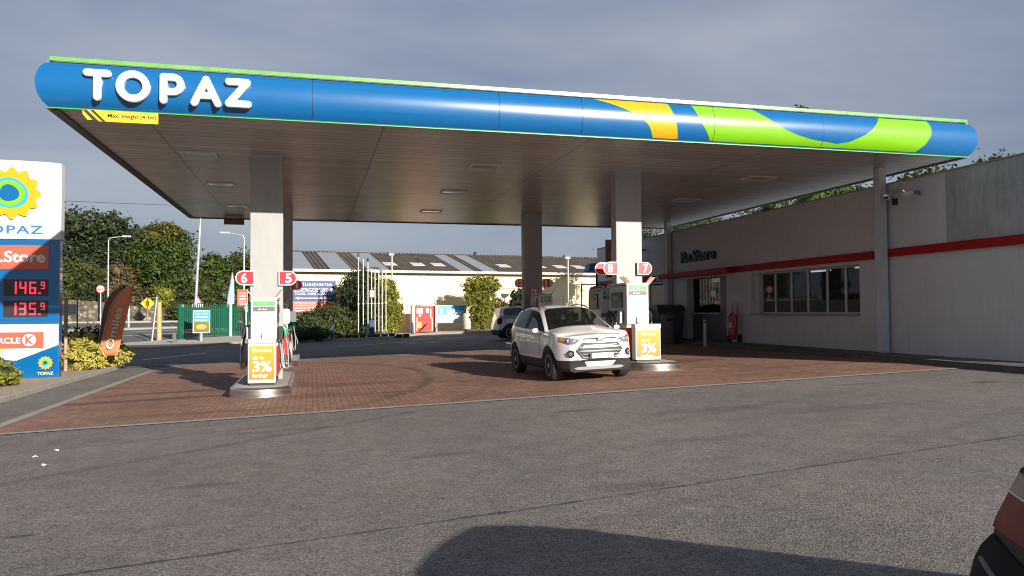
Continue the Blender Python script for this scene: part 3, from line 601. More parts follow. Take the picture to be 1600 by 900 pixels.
def pump(x, y, z, label, w=.52, d=1.15, h=1.78, cab='pumpgrey', noz='nozgreen'):
    """dispenser seen end-on; long side along Y, nozzles on both long sides"""
    g = empty('fuel_pump', (x, y, z), 0, label, 'fuel pump', 'fuel dispensers on the pump islands'); a = w / 2; b = d / 2
    mb = MB(); mb.rbox((-a + .03, -b + .03, 0), (a - .03, b - .03, .16), .03); mb.build('plinth', 'black', g)
    mb = MB(); mb.rbox((-a, -b, .16), (a, b, .82), .03); mb.build('lower_cabinet', 'cabinet', g)
    mb = MB(); mb.rbox((-a + .02, -b + .02, .82), (a - .02, b - .02, h - .02), .025); mb.build('upper_cabinet', cab, g)
    mb = MB(); mb.rbox((-a - .01, -b - .02, .80), (a + .01, b + .02, .86), .03); mb.build('shelf', 'alum', g)
    mb = MB(); mb.rbox((-a + .015, -b - .02, .90), (a - .015, -b + .019, h), .015, axis=1); e = mb.build('end_panel', 'white', g)
    for zz in (1.12, 1.42): mb = MB(); mb.box((-a + .015, -b - .0215, zz), (a - .015, -b - .02, zz + .006)); mb.build('panel_seam', 'alum', e)
    mb = MB(); mb.prism([(-.05, -b - .0205, .93), (.05, -b - .0205, .93), (.05, -b - .0205, 1.08), (-.05, -b - .0205, 1.08)], [(-.04, -b - .09, .93), (.04, -b - .09, .93), (.04, -b - .05, 1.06), (-.04, -b - .05, 1.06)]); mb.build('card_holder', 'pumpgrey', e)
    for zz, m in ((h - .13, 'labgreen'), (h - .25, 'labgrey')):
        mb = MB(); mb.box((-a + .06, -b - .024, zz), (a - .06, -b - .0205, zz + .095)); l = mb.build('fuel_label', m, e)
        text('miles' if m == 'labgreen' else 'diesel', 'letter', l, (-.04, zz + .03, .06, zz + .065), -b - .0245, .001, .03); mb = MB(); mb.cyl((-.09, -b - .0245, zz + .048), (-.09, -b - .026, zz + .048), .02); mb.build('emblem', 'letter', l)
    mb = MB(); mb.rbox((-a, -b, h), (a, b, h + .05), .03); mb.build('top_cap', 'pumpgrey', g)
    for s in (-1, 1):
        mb = MB(); mb.box((s * (a - .019), -b + .25, 1.30), (s * (a + .012), b - .2, 1.68)); sc = mb.build('display', 'screen', g)
        mb = MB(); mb.box((s * (a + .0125), -b + .4, 1.5), (s * (a + .016), b - .35, 1.6)); mb.build('readout', 'labgrey', sc)
        for k, (yy, m) in enumerate(((-.36, noz), (-.16, 'nozblack'), (.06, noz), (.28, 'nozblack'))):
            o = s * (a + .0)
            mb = MB(); mb.rbox((min(o, o + s * .1), yy - .055, .92), (max(o, o + s * .1), yy + .055, 1.20), .02); hs = mb.build('nozzle_holster', 'black' if s > 0 or k % 2 else 'alum', g)
            mb = MB(); mb.tube([(o + s * .09, yy, 1.22), (o + s * .13, yy, 1.16), (o + s * .16, yy, 1.02), (o + s * .17, yy, .95)], [.03, .036, .03, .022]); mb.tube([(o + s * .12, yy, 1.2), (o + s * .2, yy, 1.12), (o + s * .16, yy, .98)], .011); mb.build('nozzle', m if s > 0 else 'nozblack', hs, smooth=True)
            pts = [(o + s * .17, yy, .95), (o + s * .2, yy, .75), (o + s * (.21 + .02 * k), yy + .02, .4 + .04 * k), (o + s * .19, yy + .06, .3 + .03 * k), (o + s * .13, yy + .1, .34), (o + s * .10, yy + .12, .6), (o + s * .08, yy + .12, .82)]
            P = [Vector(p) for p in pts]; Q = []
            for i in range(len(P) - 1):
                p0, p1, p2, p3 = P[max(i - 1, 0)], P[i], P[i + 1], P[min(i + 2, len(P) - 1)]
                for j in range(5):
                    t = j / 5; Q.append(.5 * ((2 * p1) + (-p0 + p2) * t + (2 * p0 - 5 * p1 + 4 * p2 - p3) * t * t + (-p0 + 3 * p1 - 3 * p2 + p3) * t ** 3))
            mb = MB(); mb.tube(Q + [P[-1]], .0125, 6); mb.build('hose', 'hose' if k % 3 else 'hosegrey', hs, smooth=True)
        mb = MB(); mb.tube([(s * (a - .06), -b + .02, h + .04), (s * (a + .02), -b, h + .14), (s * (a + .07), -b - .02, h + .21)], .012); mb.build('hose_arm', 'alum', g, smooth=True)
    return g
def poster(x, y, z, label, w=.56, h=.86, zb=.0):
    g = empty('poster_bin', (x, y, z), 0, label, 'poster stand', 'orange loyalty poster stands at the pump ends'); a = w / 2
    mb = MB(); mb.rbox((-a + .03, -.11, 0), (a - .03, .11, .05), .02); mb.build('base', 'black', g)
    mb = MB(); mb.rbox((-a, -.12, .05), (a, .12, h), .03); mb.build('box', 'white', g)
    mb = MB(); mb.rbox((-a - .01, -.13, h), (a + .01, .13, h + .1), .03); mb.build('lid', 'white' if x > 3 else 'alum', g, bevel=.008)
    mb = MB(); rows = [[(-a + .03 + (w - .06) * i, -.124, .12 + (h - .17) * j / 6) for i in (0, 1)] for j in range(7)]; mb.grid(rows)
    p = mb.build('poster', postermat, g)
    T_ = lambda s, b, bold=.05: text(s, 'letter', p, b, -.125, .002, bold)
    T_('miles', (-.08, h - .17, .2, h - .10)); mb = MB(); ringp = [(-.145 + .04 * math.cos(2 * PI * i / 18), h - .135 + .04 * math.sin(2 * PI * i / 18)) for i in range(18)]; ri = [(-.145 + .02 * math.cos(2 * PI * i / 18), h - .135 + .02 * math.sin(2 * PI * i / 18)) for i in range(18)]
    mb.grid([[(q[0], -.127, q[1]) for q in ringp + ringp[:1]], [(q[0], -.127, q[1]) for q in ri + ri[:1]]]); mb.build('emblem', 'letter', p)
    T_('Up to', (-.19, h - .34, .04, h - .25)); T_('3%', (-.18, h - .58, .2, h - .36), .09); T_('further', (-.19, h - .70, .12, h - .61)); return g
postermat = bpy.data.materials.new('poster_gradient'); postermat.use_nodes = True; hN = NB(postermat); tcn = hN.n.new('ShaderNodeTexCoord'); sxx = hN.n.new('ShaderNodeSeparateXYZ'); hN.l.new(tcn.outputs['Object'], sxx.inputs[0])
hN.l.new(hN.mix(hN.rng(sxx.outputs[2], .1, .8, 0, 1), (.66, .17, .02, 1), (.72, .32, .02, 1)), hN.n['Principled BSDF'].inputs['Base Color']); hN.n['Principled BSDF'].inputs['Roughness'].default_value = .4
pump(-.99, 17.62, T(-1, 17.5) + .196, 'white ended fuel pump on the nearest left island under signs 6 and 5', w=.56)
poster(-1.01, 16.78, T(-1, 16.8) + .196, 'orange up to 3% poster stand before the pump under signs 6 and 5')
pump(-.99, 25.9, T(-1, 26) + .196, 'white ended fuel pump on the rear left island before its column')
pump(7.73, 17.95, T(7.7, 17.8) + .196, 'white ended fuel pump on the island beside the white car', w=.60, h=1.86, noz='nozblack')
poster(7.78, 17.0, T(7.8, 17) + .196, 'sunlit orange 3% poster stand on the island beside the white car', w=.66, h=.80)
pump(7.96, 26.3, T(7.9, 26.3) + .196, 'shaded fuel pump before the rear middle column')
pump(7.78, 19.7, T(7.8, 19.6) + .196, 'shaded fuel pump behind the column of signs 8 and 7', d=.9, w=.56, noz='nozblack')
hd = empty('towel_dispenser', (-.62, 18.75, 1.60), 0, 'white rounded hood box on the right of the nearest left column', 'dispenser')
mb = MB(); mb.rbox((-.26, -.15, -.2), (.12, .15, .16), .06, 4, 1); mb.build('hood', 'white', hd, bevel=.02, smooth=True); mb = MB(); mb.rbox((.121, -.12, -.15), (.26, .15, .1), .03, 3, 1); mb.build('side_box', 'doorgrey', hd)
tw = empty('towel_dispenser', (7.0, 18.7, 1.55), 0, 'pale hood box left of the column behind the white car', 'dispenser'); mb = MB(); mb.rbox((-.2, -.15, -.26), (.24, .15, .14), .07, 4, 1); mb.build('hood', 'white', tw, bevel=.02, smooth=True); mb = MB(); mb.box((.241, -.03, -.05), (.55, .03, .05)); mb.build('bracket', 'doorgrey', tw)
for s, lab in ((-1, 'left'), (1, 'right')):
    o = MB(); x = 7.86 + s * .28; dx = s * .12; z = 2.22; o.prism([(x - .05 - dx, 17.62, z), (x + .07 - dx, 17.62, z), (x + .07 - dx, 17.66, z), (x - .05 - dx, 17.66, z)], [(x - .08 + dx, 17.62, z + .27), (x + .08 + dx, 17.62, z + .27), (x + .08 + dx, 17.66, z + .27), (x - .08 + dx, 17.66, z + .27)])
    tag(o.build('topper_panel', 'brown' if s < 0 else 'stake'), 'slanted brown topper panel leaning %s above the pump by the white car' % lab, 'panel', 'slanted topper panels over the pump')

# ---------------------------------------------------------------- store on the right
U0 = 14.25
st = empty('convenience_store', (U0, 24, T(U0, 24) + .1), 0, 'long flat roofed grey rendered shop with red band and shaded window row', 'shop')
SO = Vector(st.location)
def sb(mb, name, m, parent=st, **k):
    mb.v = [(x - SO.x, y - SO.y, z - SO.z) for x, y, z in mb.v]; return mb.build(name, m, parent, **k)
zb, ztp = .3, 4.84; y0, y1 = 11.65, 37.0; U1 = U0 + .3
mb = MB()
wy0, wy1, wz0, wz1 = 17.5, 22.75, 1.53, 2.87        # window row
dy0, dy1, dz1 = 24.34, 27.3, 2.93                  # kiosk bay
by0, by1, bz0, bz1 = 29.35, 30.75, 1.74, 2.9       # lit window
mb.box((U0, y0, zb), (U1, wy0, ztp)); mb.box((U0, wy0, wz1), (U1, by1, ztp)) ; mb.box((U0, wy0, zb), (U1, wy1, wz0)); mb.box((U0, wy1, zb), (U1, dy0, wz1)); mb.box((U0, dy0, dz1), (U1, dy1, wz1)) if dz1 < wz1 else None
mb.box((U0, dy1, zb), (U1, by0, wz1)); mb.box((U0, by0, zb), (U1, by1, bz0)); mb.box((U0, by1, zb), (U1, y1, ztp))
sb(mb, 'wall', 'wall')
mb = MB(); mb.box((U1, y0, ztp - .35), (U0 + 12, y1, ztp - .2)); mb.box((U0 + 12, y0, zb), (U0 + 12.2, y1, ztp)); mb.box((U1, y1 - .2, zb), (U0 + 12, y1, ztp - .36)); mb.box((U1, y0, zb), (U0 + 12, y0 + .2, ztp - .36)); sb(mb, 'roof', 'roofsheet')
mb = MB(); mb.box((U0 - .03, y0, ztp + .001), (U1 + .03, y1, ztp + .03)); sb(mb, 'coping', 'kerb')
mb = MB(); mb.box((U0 - .006, y0, 3.19), (U0 - .001, 14.55, ztp - .001)); sb(mb, 'cement_patch', 'patch')
def pj(y): return .05
mb = MB(); mb.box((U0 - .07, y0, 2.98), (U0 - .002, 16.58, 3.18)); mb.box((U0 - .07, 16.92, 2.96), (U0 - .002, 29.7, 3.17)); mb.box((U0 - .1, 30.1, 2.93), (U0 - .002, y1, 3.15)); sb(mb, 'red_band', 'dred')
mb = MB(); mb.box((U0 - .42, 23.6, 2.95), (U0 - .071, 28.6, 3.14)); sb(mb, 'red_awning', 'dred')
# window row
fr = MB(); g0 = U0 + .2
fr.box((g0, wy0, wz0), (g0 + .05, wy1 - .3, wz0 + .05)); fr.box((g0, wy0, wz1 - .05), (g0 + .05, wy1 - .3, wz1))
ed = [17.5, 18.30, 19.09, 19.98, 20.80, 21.65, 22.41]
for k, y in enumerate(ed): fr.box((g0 - .01, y - (.045 if k else 0), wz0 + .05), (g0 + .06, y + (.045 if k else .03), wz1 - .05))
fo = sb(fr, 'window_frame', 'frame')
mb = MB(); mb.box((U0 + .10, 22.46, wz0 + .002), (g0 - .011, 22.74, wz1 - .002)); sb(mb, 'white_reveal', 'colwhite')
for a, b in zip(ed, ed[1:]):
    mb = MB(); mb.box((g0 + .02, a + .045, wz0 + .05), (g0 + .028, b - .045, wz1 - .05)); sb(mb, 'pane', 'glass', fo)
    mb = MB(); mb.box((g0 + .012, a + .045, wz0 + .05), (g0 + .019, b - .045, wz0 + .40)); sb(mb, 'privacy_film', 'film', fo)
mb = MB(); mb.box((U0 - .05, wy0, wz0 - .055), (g0, wy1, wz0 - .002)); sb(mb, 'window_sill', 'kerb')
# interior: back wall, shelving with goods, tubes
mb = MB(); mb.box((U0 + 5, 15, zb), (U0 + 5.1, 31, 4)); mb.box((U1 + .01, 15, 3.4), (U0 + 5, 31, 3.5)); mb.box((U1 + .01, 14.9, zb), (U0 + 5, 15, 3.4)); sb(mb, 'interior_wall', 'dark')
sh = MB()
for k in range(5): sh.box((U0 + .55, 17.3, .8 + k * .02), (U0 + .9, 22.2, .82 + k * .02)) if k == 0 else None
for z in (.5, 1.0, 1.5, 2.0): sh.box((U0 + 1.9, 17, z), (U0 + 2.3, 22.2, z + .03)); sh.box((U0 + 3.4, 15.5, z), (U0 + 3.8, 24, z + .03))
sh.box((U0 + .42, 17.6, .5), (U0 + .5, 22.1, 1.85)); shelf = sb(sh, 'shelving', 'shelf')
gm = []
for nme, c in (('goods_red', (.12, .03, .025)), ('goods_yellow', (.14, .12, .06)), ('goods_green', (.05, .08, .045)), ('goods_pale', (.25, .25, .24)), ('goods_brown', (.15, .1, .06))): gm.append(mat(nme, c, .5))
gd = MB()
for z in (1.53, 2.03, 1.03):
    for X in (1.95, 3.45):
        y = 17.0
        while y < 22.1:
            wd = random.uniform(.06, .2); gd.k = random.randrange(5); gd.box((U0 + X, y, z), (U0 + X + .25, y + wd, z + random.uniform(.12, .36))); y += wd + .02
sb(gd, 'goods', gm, shelf)
mb = MB()
for a in ((U0 + 1.6, 19.5), (U0 + 1.6, 21), (U0 + 3, 18), (U0 + 3, 20.4), (U0 + 3.2, 23)): mb.box((a[0], a[1], 3.0), (a[0] + .12, a[1] + 1.0, 3.05))
sb(mb, 'tube_lights', 'tube')
# kiosk bay with barred window and door
k0 = U0 + .25
mb = MB(); mb.box((k0, 25.15, zb), (k0 + .05, dy1, 1.5)); mb.box((k0, 24.34, zb), (k0 + .05, 24.5, wz1)); sb(mb, 'bay_panel', 'doorgrey')
d = MB(); d.box((k0 - .02, 24.5, zb + .2), (k0 + .04, 25.15, 2.85)); dd = sb(d, 'door', 'doorgrey'); d = MB(); d.box((k0 - .05, 24.58, 1.3), (k0 - .02, 24.6, 1.6)); sb(d, 'handle', 'alum', dd)
mb = MB(); mb.box((k0 - .08, 25.15, 1.5), (k0 + .05, dy1, 1.56)); mb.box((k0, 25.15, 1.57), (k0 + .05, 25.2, 2.87)); mb.box((k0, dy1 - .05, 1.57), (k0 + .05, dy1, 2.87)); kf = sb(mb, 'kiosk_window', 'frame')
mb = MB(); mb.box((k0 + .02, 25.2, 1.57), (k0 + .03, dy1 - .05, 2.87)); sb(mb, 'pane', 'glass', kf)
mb = MB(); y = 25.35
while y < dy1 - .1: mb.box((k0 + .3, y, 1.9), (k0 + .32, y + .035, 2.8)); y += random.uniform(.12, .24)
sb(mb, 'blind_strips', 'colwhite', kf)
mb = MB(); mb.box((U0 + .05, by0 + .06, bz0 + .05), (U0 + .07, by1 - .06, bz1 - .16)); wf = sb(mb, 'lit_panel', 'warmwin')  # cream panel whose colour stands in for light in the window
mb = MB(); mb.box((U0 + .0, by0, bz0), (U0 + .1, by0 + .07, bz1 - .1)); mb.box((U0 + .0, by1 - .07, bz0), (U0 + .1, by1, bz1 - .1)); mb.box((U0 + .0, by0, bz1 - .0995), (U0 + .1, by1, bz1 - .001)); sb(mb, 'window_frame', 'frame')
# shop name: dark raised letters on the wall
rs = empty('shop_name', (0, 0, 0), 0); rs.parent = st; rs.location = (U0 - .0 - SO.x, 26.3 - SO.y, 3.72 - SO.z); rs.rotation_euler = (0, 0, -PI / 2)
bpy.context.view_layer.update()
o = text('Re.Store', 'black', rs, (-1.32, -.2, 1.3, .26), -.002, .09, .09, name='raised_lettering')

# wall mounted devices
def cctv(loc, rz, label, s=1.0):
    g = empty('security_camera', loc, rz, label, 'camera'); 
    mb = MB(); mb.rbox((-.3 * s, -.06 * s, -.05 * s), (.2 * s, .06 * s, .06 * s), .015); b = mb.build('housing', 'white', g, bevel=.005); b.rotation_euler = (0, R(-24), 0)
    mb = MB(); mb.box((-.302 * s, -.045 * s, -.035 * s), (-.3 * s, .045 * s, .04 * s)); mb.build('lens_window', 'screen', b)
    mb = MB()
    for k in range(5): mb.box(((-.22 + .07 * k) * s, -.0615 * s, -.02 * s), ((-.19 + .07 * k) * s, -.06 * s, .03 * s))
    mb.build('marking', 'black', b)
    mb = MB(); mb.tube([(.05 * s, 0, -.03 * s), (.12 * s, 0, -.16 * s), (.2 * s, .0, -.18 * s)], .02 * s); mb.build('bracket', 'black', g, smooth=True)
    mb = MB(); mb.box((.2 * s, -.07 * s, -.26 * s), (.225 * s, .07 * s, -.1 * s)); mb.build('wall_plate', 'black', g); return g
cctv((14.02, 16.02, 4.53), R(25), 'white box security camera on a bracket beside the slim column top', 1.0)
def horn(loc, rz, label, m='white'):
    g = empty('horn_speaker', loc, rz, label, 'speaker'); mb = MB(); mb.lathe([(.015, .0), (.035, .02), (.045, .1), (.07, .17), (.13, .25), (.125, .25), (.06, .16), (.0, .12)], axis='X'); o = mb.build('horn', m, g, smooth=True); o.rotation_euler = (0, R(12), PI)
    mb = MB(); mb.cyl((-.0, 0, 0), (.12, 0, 0), .035); mb.build('driver', 'bingrey', g, smooth=True); mb = MB(); mb.tube([(.06, 0, 0), (.12, .0, -.05), (.16, 0, -.05)], .012); mb.build('bracket', 'black', g); return g
horn((14.06, 15.3, 4.47), R(-28), 'pale horn loudspeaker on the wall right of the slim column')
horn((14.08, 30.9, 4.32), R(30), 'dark horn loudspeaker high on the far shop wall', 'binblue')
cctv((14.0, 12.05, 4.72), R(15), 'white security camera cut by the right picture edge on the cement wall', 1.0)['label'] = 'white security camera high on the bare cement wall'

# ---------------------------------------------------------------- things by the store
def bollard(x, y, label):
    g = empty('bollard', (x, y, T(x, y)), 0, label, 'bollard'); mb = MB(); mb.cyl((0, 0, 0), (0, 0, .9), .055, n=18); mb.build('post', 'colwhite', g, smooth=True); mb = MB(); mb.lathe([(.058, .9), (.058, .93), (.04, .965), (.01, .975)]); mb.build('cap', 'bingrey', g, smooth=True)
    mb = MB(); mb.cyl((0, 0, .8), (0, 0, .84), .0565, n=18); mb.build('band', 'bingrey', g)
bollard(13.2, 24.0, 'pale steel bollard in front of the shop kiosk bay')
ex = empty('fire_extinguisher', (13.95, 23.45, T(14, 23.4) + .12), R(-60), 'tall red wheeled fire extinguisher parked against the shop wall', 'extinguisher')
mb = MB(); mb.lathe([(.05, .18), (.15, .2), (.16, .28), (.16, .85), (.13, .95), (.05, 1.0), (.04, 1.04)], n=18); mb.build('cylinder', 'ext', ex, smooth=True)
mb = MB(); mb.tube([(-.1, .12, .1), (-.1, .15, .9), (-.1, .16, 1.33), (.1, .16, 1.33), (.1, .15, .9), (.1, .12, .1)], .016); mb.tube([(-.1, .155, 1.1), (.1, .155, 1.1)], .012); mb.build('handle', 'ext', ex, smooth=True)
for s in (-1, 1):
    w_ = MB(); w_.lathe([(.02, 0), (.13, 0), (.14, .02), (.14, .05), (.13, .07), (.02, .07)], (s * .19 - .035, .14, .14), 18, 'X'); w_.build('wheel', 'rubber', ex, smooth=True)
mb = MB(); mb.tube([(0, -.02, 1.03), (.12, -.12, .95), (.2, -.16, .7), (.15, -.19, .45), (.02, -.2, .38), (-.14, -.17, .5), (-.18, -.13, .75), (-.1, -.15, .9)], .014); mb.build('hose', 'hosegrey', ex, smooth=True)
mb = MB(); mb.box((-.06, -.1, .1), (.06, .1, .18)); mb.build('foot', 'ext', ex); mb = MB(); mb.box((-.07, -.166, .5), (.07, -.158, .68)); mb.build('label_plate', 'colwhite', ex)
def bank(x, y, rz, label, m, s=1):
    g = empty('recycling_bin', (x, y, T(x, y)), rz, label, 'bin', 'dark waste bins outside the shop'); w, d, h = .55 * s, .55 * s, 1.25 * s
    mb = MB(); mb.prism([(a * w * .88, b * d * .88, .05) for a, b in ((-1, -1), (1, -1), (1, 1), (-1, 1))], [(a * w, b * d, h) for a, b in ((-1, -1), (1, -1), (1, 1), (-1, 1))]); mb.build('body', m, g, bevel=.05, smooth=True)
    rows = []
    for i in range(9):
        t = PI * i / 8; rows.append([(a * (w + .02), -math.cos(t) * (d + .03), h + .002 + math.sin(t) * .3 * s) for a in (-1, 1)])
    mb = MB(); mb.grid(rows); mb.add([p[0] for p in rows], [tuple(range(9))]); mb.add([p[1] for p in rows], [tuple(range(9))]); mb.build('domed_lid', m, g, smooth=True)
    for a in (-1, 1):
        for b in (-1, 1): q = MB(); q.cyl((a * w * .7 - .02, b * d * .7, .06), (a * w * .7 + .02, b * d * .7, .06), .06); q.build('castor', 'rubber', g)
    return g
bank(13.35, 27.2, R(-8), 'large dark domed bin nearest the kiosk bay', 'binblue', .95)
bank(13.0, 28.6, R(-3), 'black domed bin behind the orange poster stand', 'black', .9)
bn = empty('litter_bin', (12.95, 26.35, T(12.95, 26.35)), 0, 'grey round topped litter bin before the dark domed bin', 'bin', 'dark waste bins outside the shop')
mb = MB(); mb.lathe([(.24, 0), (.27, .05), (.28, .85), (.29, .9), (.29, 1.0), (.22, 1.1), (.05, 1.14)], n=20); mb.build('body', 'bingrey', bn, smooth=True); mb = MB(); mb.box((-.15, -.3, .86), (.15, -.2, .96)); mb.build('slot', 'black', bn)

# kiosk cluster at the far end
ps = empty('projecting_sign', (14.1, 33, 3.2), 0, 'tall orange loyalty sign projecting from the far shop corner', 'sign'); mb = MB(); mb.box((-.95, 0, 0), (.0, .12, 1.75)); mb.build('panel', 'brown', ps); mb = MB(); mb.box((-.93, -.005, .03), (-.02, -.001, .5)); mb.build('red_foot', 'dred', ps); text('Omiles', 'orange', ps, (-.82, .75, .6, 1.15), -.002, .003, .03) if False else text('Om', 'orange', ps, (-.82, .85, -.25, 1.15), -.002, .003, .03)
vk = empty('air_kiosk', (12.35, 32.2, T(12.3, 32)), 0, 'shaded kiosk machine with sloping blue hood and red cover', 'kiosk')
mb = MB(); mb.prism([(-.5, -.3, 3.05), (.9, -.3, 2.95), (.9, .4, 2.95), (-.5, .4, 3.05)], [(-.35, -.2, 3.4), (.9, -.2, 3.5), (.9, .3, 3.5), (-.35, .3, 3.4)]); mb.build('hood', 'awning', vk, bevel=.04)
mb = MB(); mb.rbox((-.02, -.03, .0), (.06, .05, 3.0), .02); mb.build('post', 'black', vk)
mb = MB(); mb.lathe([(.3, .0), (.36, .1), (.37, 1.6), (.36, 2.05), (.3, 2.3), (.1, 2.38)], (.0, 0, .02), n=20); mb.build('red_cover', 'ext', vk, smooth=True)
mb = MB(); mb.box((-.65, .2, 0), (-.6, .25, 2.45)); mb.box((.5, .2, 0), (.55, .25, 2.45)); mb.box((-.65, .2, 2.45), (.55, .25, 2.5)); mb.build('frame', 'black', vk)

# ---------------------------------------------------------------- totem price sign
tm = empty('price_totem', (-8.27, 23.85, -.1), 0, 'tall blue and white price totem with red digits and sun logo', 'price sign')
tz = -.1; TX = -8.27
hw_, zt_ = 1.5, 5.92 - tz
mb = MB(); mb.box((-hw_ + .03, -.12, -.1), (hw_ - .03, .14, 3.74 - tz)); mb.build('cabinet', 'blue', tm, bevel=.01)
mb = MB(); P = [(-hw_, 3.745 - tz), (hw_, 3.745 - tz), (hw_, 5.86 - tz)] + [(hw_ * math.cos(PI * i / 12), 5.86 - tz + .06 * math.sin(PI * i / 12)) for i in range(1, 12)] + [(-hw_, 5.86 - tz)]; mb.poly(P, -.15, .15); mb.build('white_head', 'white', tm, bevel=.008)
def plaque(name, m, x0, z0, x1, z1, y=-.125, th=.006, par=None):
    mb = MB(); mb.box((x0 - TX, y - th, z0 - tz), (x1 - TX, y, z1 - tz)); return mb.build(name, m, par or tm)
def blob(name, m, cx, cz, r, wob, nw, y, th, par=None, ph=0, sq=0):
    P = []
    for i in range(96):
        t = 2 * PI * i / 96; rr = r * (1 + wob * math.cos(nw * t + ph) + sq * math.cos(2 * t + .6)); P.append((cx - TX + rr * math.cos(t), cz - tz + rr * math.sin(t)))
    mb = MB(); mb.poly(P, y - th, y); return mb.build(name, m, par or tm)
lx, lz = -7.98, 5.0
l0 = blob('sun_logo', 'yellow', lx, lz, .66, .09, 12, -.151, .05); blob('logo_ring', 'lblue', lx - .05, lz, .44, .03, 3, -.202, .004, l0, 1, .04); blob('logo_ring', 'green', lx - .06, lz, .36, .03, 4, -.207, .004, l0, .4, .05); blob('logo_ring', 'blue', lx - .06, lz, .235, .05, 3, -.212, .004, l0, .8, .03)
def ttext(s, m, x0, z0, x1, z1, y, par=None, **k): return text(s, m, par or tm, (x0 - TX, z0 - tz, x1 - TX, z1 - tz), y, .006, **k)
ttext('TOPAZ', 'tblue', -8.86, 3.89, -7.22, 4.12, -.151, bold=.05, sp=1.15)
p = plaque('shop_panel', 'signred', -9.4, 2.92, -7.08, 3.57); ttext('Re.Store', 'white', -8.74, 3.1, -7.16, 3.42, -.132, p, bold=.09)
SEG = {'0': 'abcdef', '1': 'bc', '2': 'abged', '3': 'abgcd', '4': 'fgbc', '5': 'afgcd', '6': 'afgedc', '9': 'abfgcd'}
def digits(s, x, z, h, par, y=-.138):
    w = h * .5; t = h * .13; mb = MB()
    for ch in s:
        if ch == '.': mb.box((x - .02, y, z), (x + .05, y + .003, z + t)); x += .08; continue
        B = dict(a=(0, h - t, w, h), g=(0, h / 2 - t / 2, w, h / 2 + t / 2), d=(0, 0, w, t), f=(0, h / 2, t, h), b=(w - t, h / 2, w, h), e=(0, 0, t, h / 2), c=(w - t, 0, w, h / 2))
        for q in SEG[ch]:
            a = B[q]; yy = y - .001 * 'abcdefg'.index(q) * .3; mb.box((x + a[0], yy, z + a[1]), (x + a[2], y + .003, z + a[3]))
        x += w + h * .2
    mb.build('led_digits', 'led', par); return x
for z0, z1, s in ((2.18, 2.63, '146.'), (1.60, 2.05, '135.')):
    p = plaque('price_panel', 'ledblack', -8.17, z0, -7.08, z1); x = digits(s, -8.02 - TX, z0 + .05 - tz, .34, p); digits('9', -7.26 - TX, z0 + .19 - tz, .2, p)
mb = MB(); mb.poly([(-hw_, .75), (-hw_, 1.5), (hw_ - .04, 1.5), (hw_ - .04, .92), (.42, .5)], -.13, -.121)
mb.build('white_panel', 'white', tm)
p = plaque('brand_panel', 'signred', -9.6, .74, -7.18, 1.18, -.1305); ttext('CIRCLE', 'white', -8.52, .87, -7.74, 1.04, -.137, p, bold=.12)
mb = MB(); mb.cyl((-7.53 - TX, -.137, .965 - tz), (-7.53 - TX, -.143, .965 - tz), .17, n=32); q = mb.build('roundel', 'white', p); ttext('K', 'signred', -7.62, .86, -7.43, 1.07, -.1435, q, bold=.1)
mb = MB(); mb.poly([(-.6, .78), (.35, .82), (.0, .77), (-.6, .73)], -.136, -.131); mb.build('orange_swoosh', 'posteryellow', tm)
l1 = blob('sun_logo', 'yellow', -7.13, .33, .17, .09, 12, -.121, .01); blob('logo_ring', 'lblue', -7.13, .33, .115, .03, 3, -.1315, .002, l1); blob('logo_ring', 'green', -7.13, .33, .09, .03, 4, -.134, .002, l1); blob('logo_ring', 'blue', -7.13, .33, .055, .05, 3, -.1365, .002, l1)
ttext('TOPAZ', 'white', -7.33, .0, -6.93, .08, -.121, bold=.1)
for z in (3.65, 2.84, 2.12, 1.5): plaque('panel_seam', 'black', -9.7, z, -6.81, z + .006, -.1205, .001)

# ---------------------------------------------------------------- orange flags, stakes, notice
def flag(x, y, z, h, w, lean, label, m, txt=None, rz=0):
    g = empty('feather_flag', (x, y, z), rz, label, 'flag', 'leaning promotional feather flags'); n = 14; ro = []; pole = []
    for i in range(n + 1):
        t = i / n; zz = .42 + (h - .42) * t; x0 = lean * zz; ww = w * (1 if t < .6 else math.sqrt(max(0.002, 1 - ((t - .6) / .41) ** 2)) ** 1.0); off = (0 if t < .6 else (w - ww) * .98)
        ro.append([(x0 + off * 1.0 + ww * k / 4, .04 * math.sin(3 * t + k * .9), zz) for k in range(5)]); 
    for t in (0, .2, .4, .6, .8): pass
    mb = MB(); mb.grid(ro); sail = mb.build('sail', m, g, smooth=True); so_ = sail.modifiers.new('thick', 'SOLIDIFY'); so_.thickness = .004
    ed = [Vector(r[0]) + Vector((-.012, 0, 0)) for r in ro]; mb = MB(); mb.tube([Vector((0, 0, 0))] + ed, [.018] * 4 + [.014] * (len(ed) - 3), 6); mb.build('pole', 'alum', g, smooth=True)
    mb = MB(); mb.tube([(-.25, 0, .02), (.25, 0, .02)], .015); mb.tube([(0, -.25, .02), (0, .25, .02)], .015); mb.build('cross_foot', 'alum', g)
    if txt:
        o = text(txt, 'greyfabric', g, (-.0, -.1, 1.35, .12), -.03, .002, .06); o.rotation_euler = (0, -(PI / 2 - math.atan(lean)), 0); o.location = (lean * .62 + w * .50, -.03, .62)
    return g
flag(-6.60, 26.6, T(-6.6, 26.6) + .1, 2.62, .56, .21, 'leaning orange feather flag with pale lettering at the planter tip', 'fabric', 'Omiles')
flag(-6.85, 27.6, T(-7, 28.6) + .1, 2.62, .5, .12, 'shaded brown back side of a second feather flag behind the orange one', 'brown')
def stake(x, y, h, label): tag(MB().cyl((0, 0, -.05), (.0, 0, h), .055, .05).build('tree_stake', 'stake', smooth=True, loc=(x, y, T(x, y) + .1)), label, 'stake')
stake(-7.35, 26.3, 2.25, 'round wooden stake standing in the shrubs right of the totem')
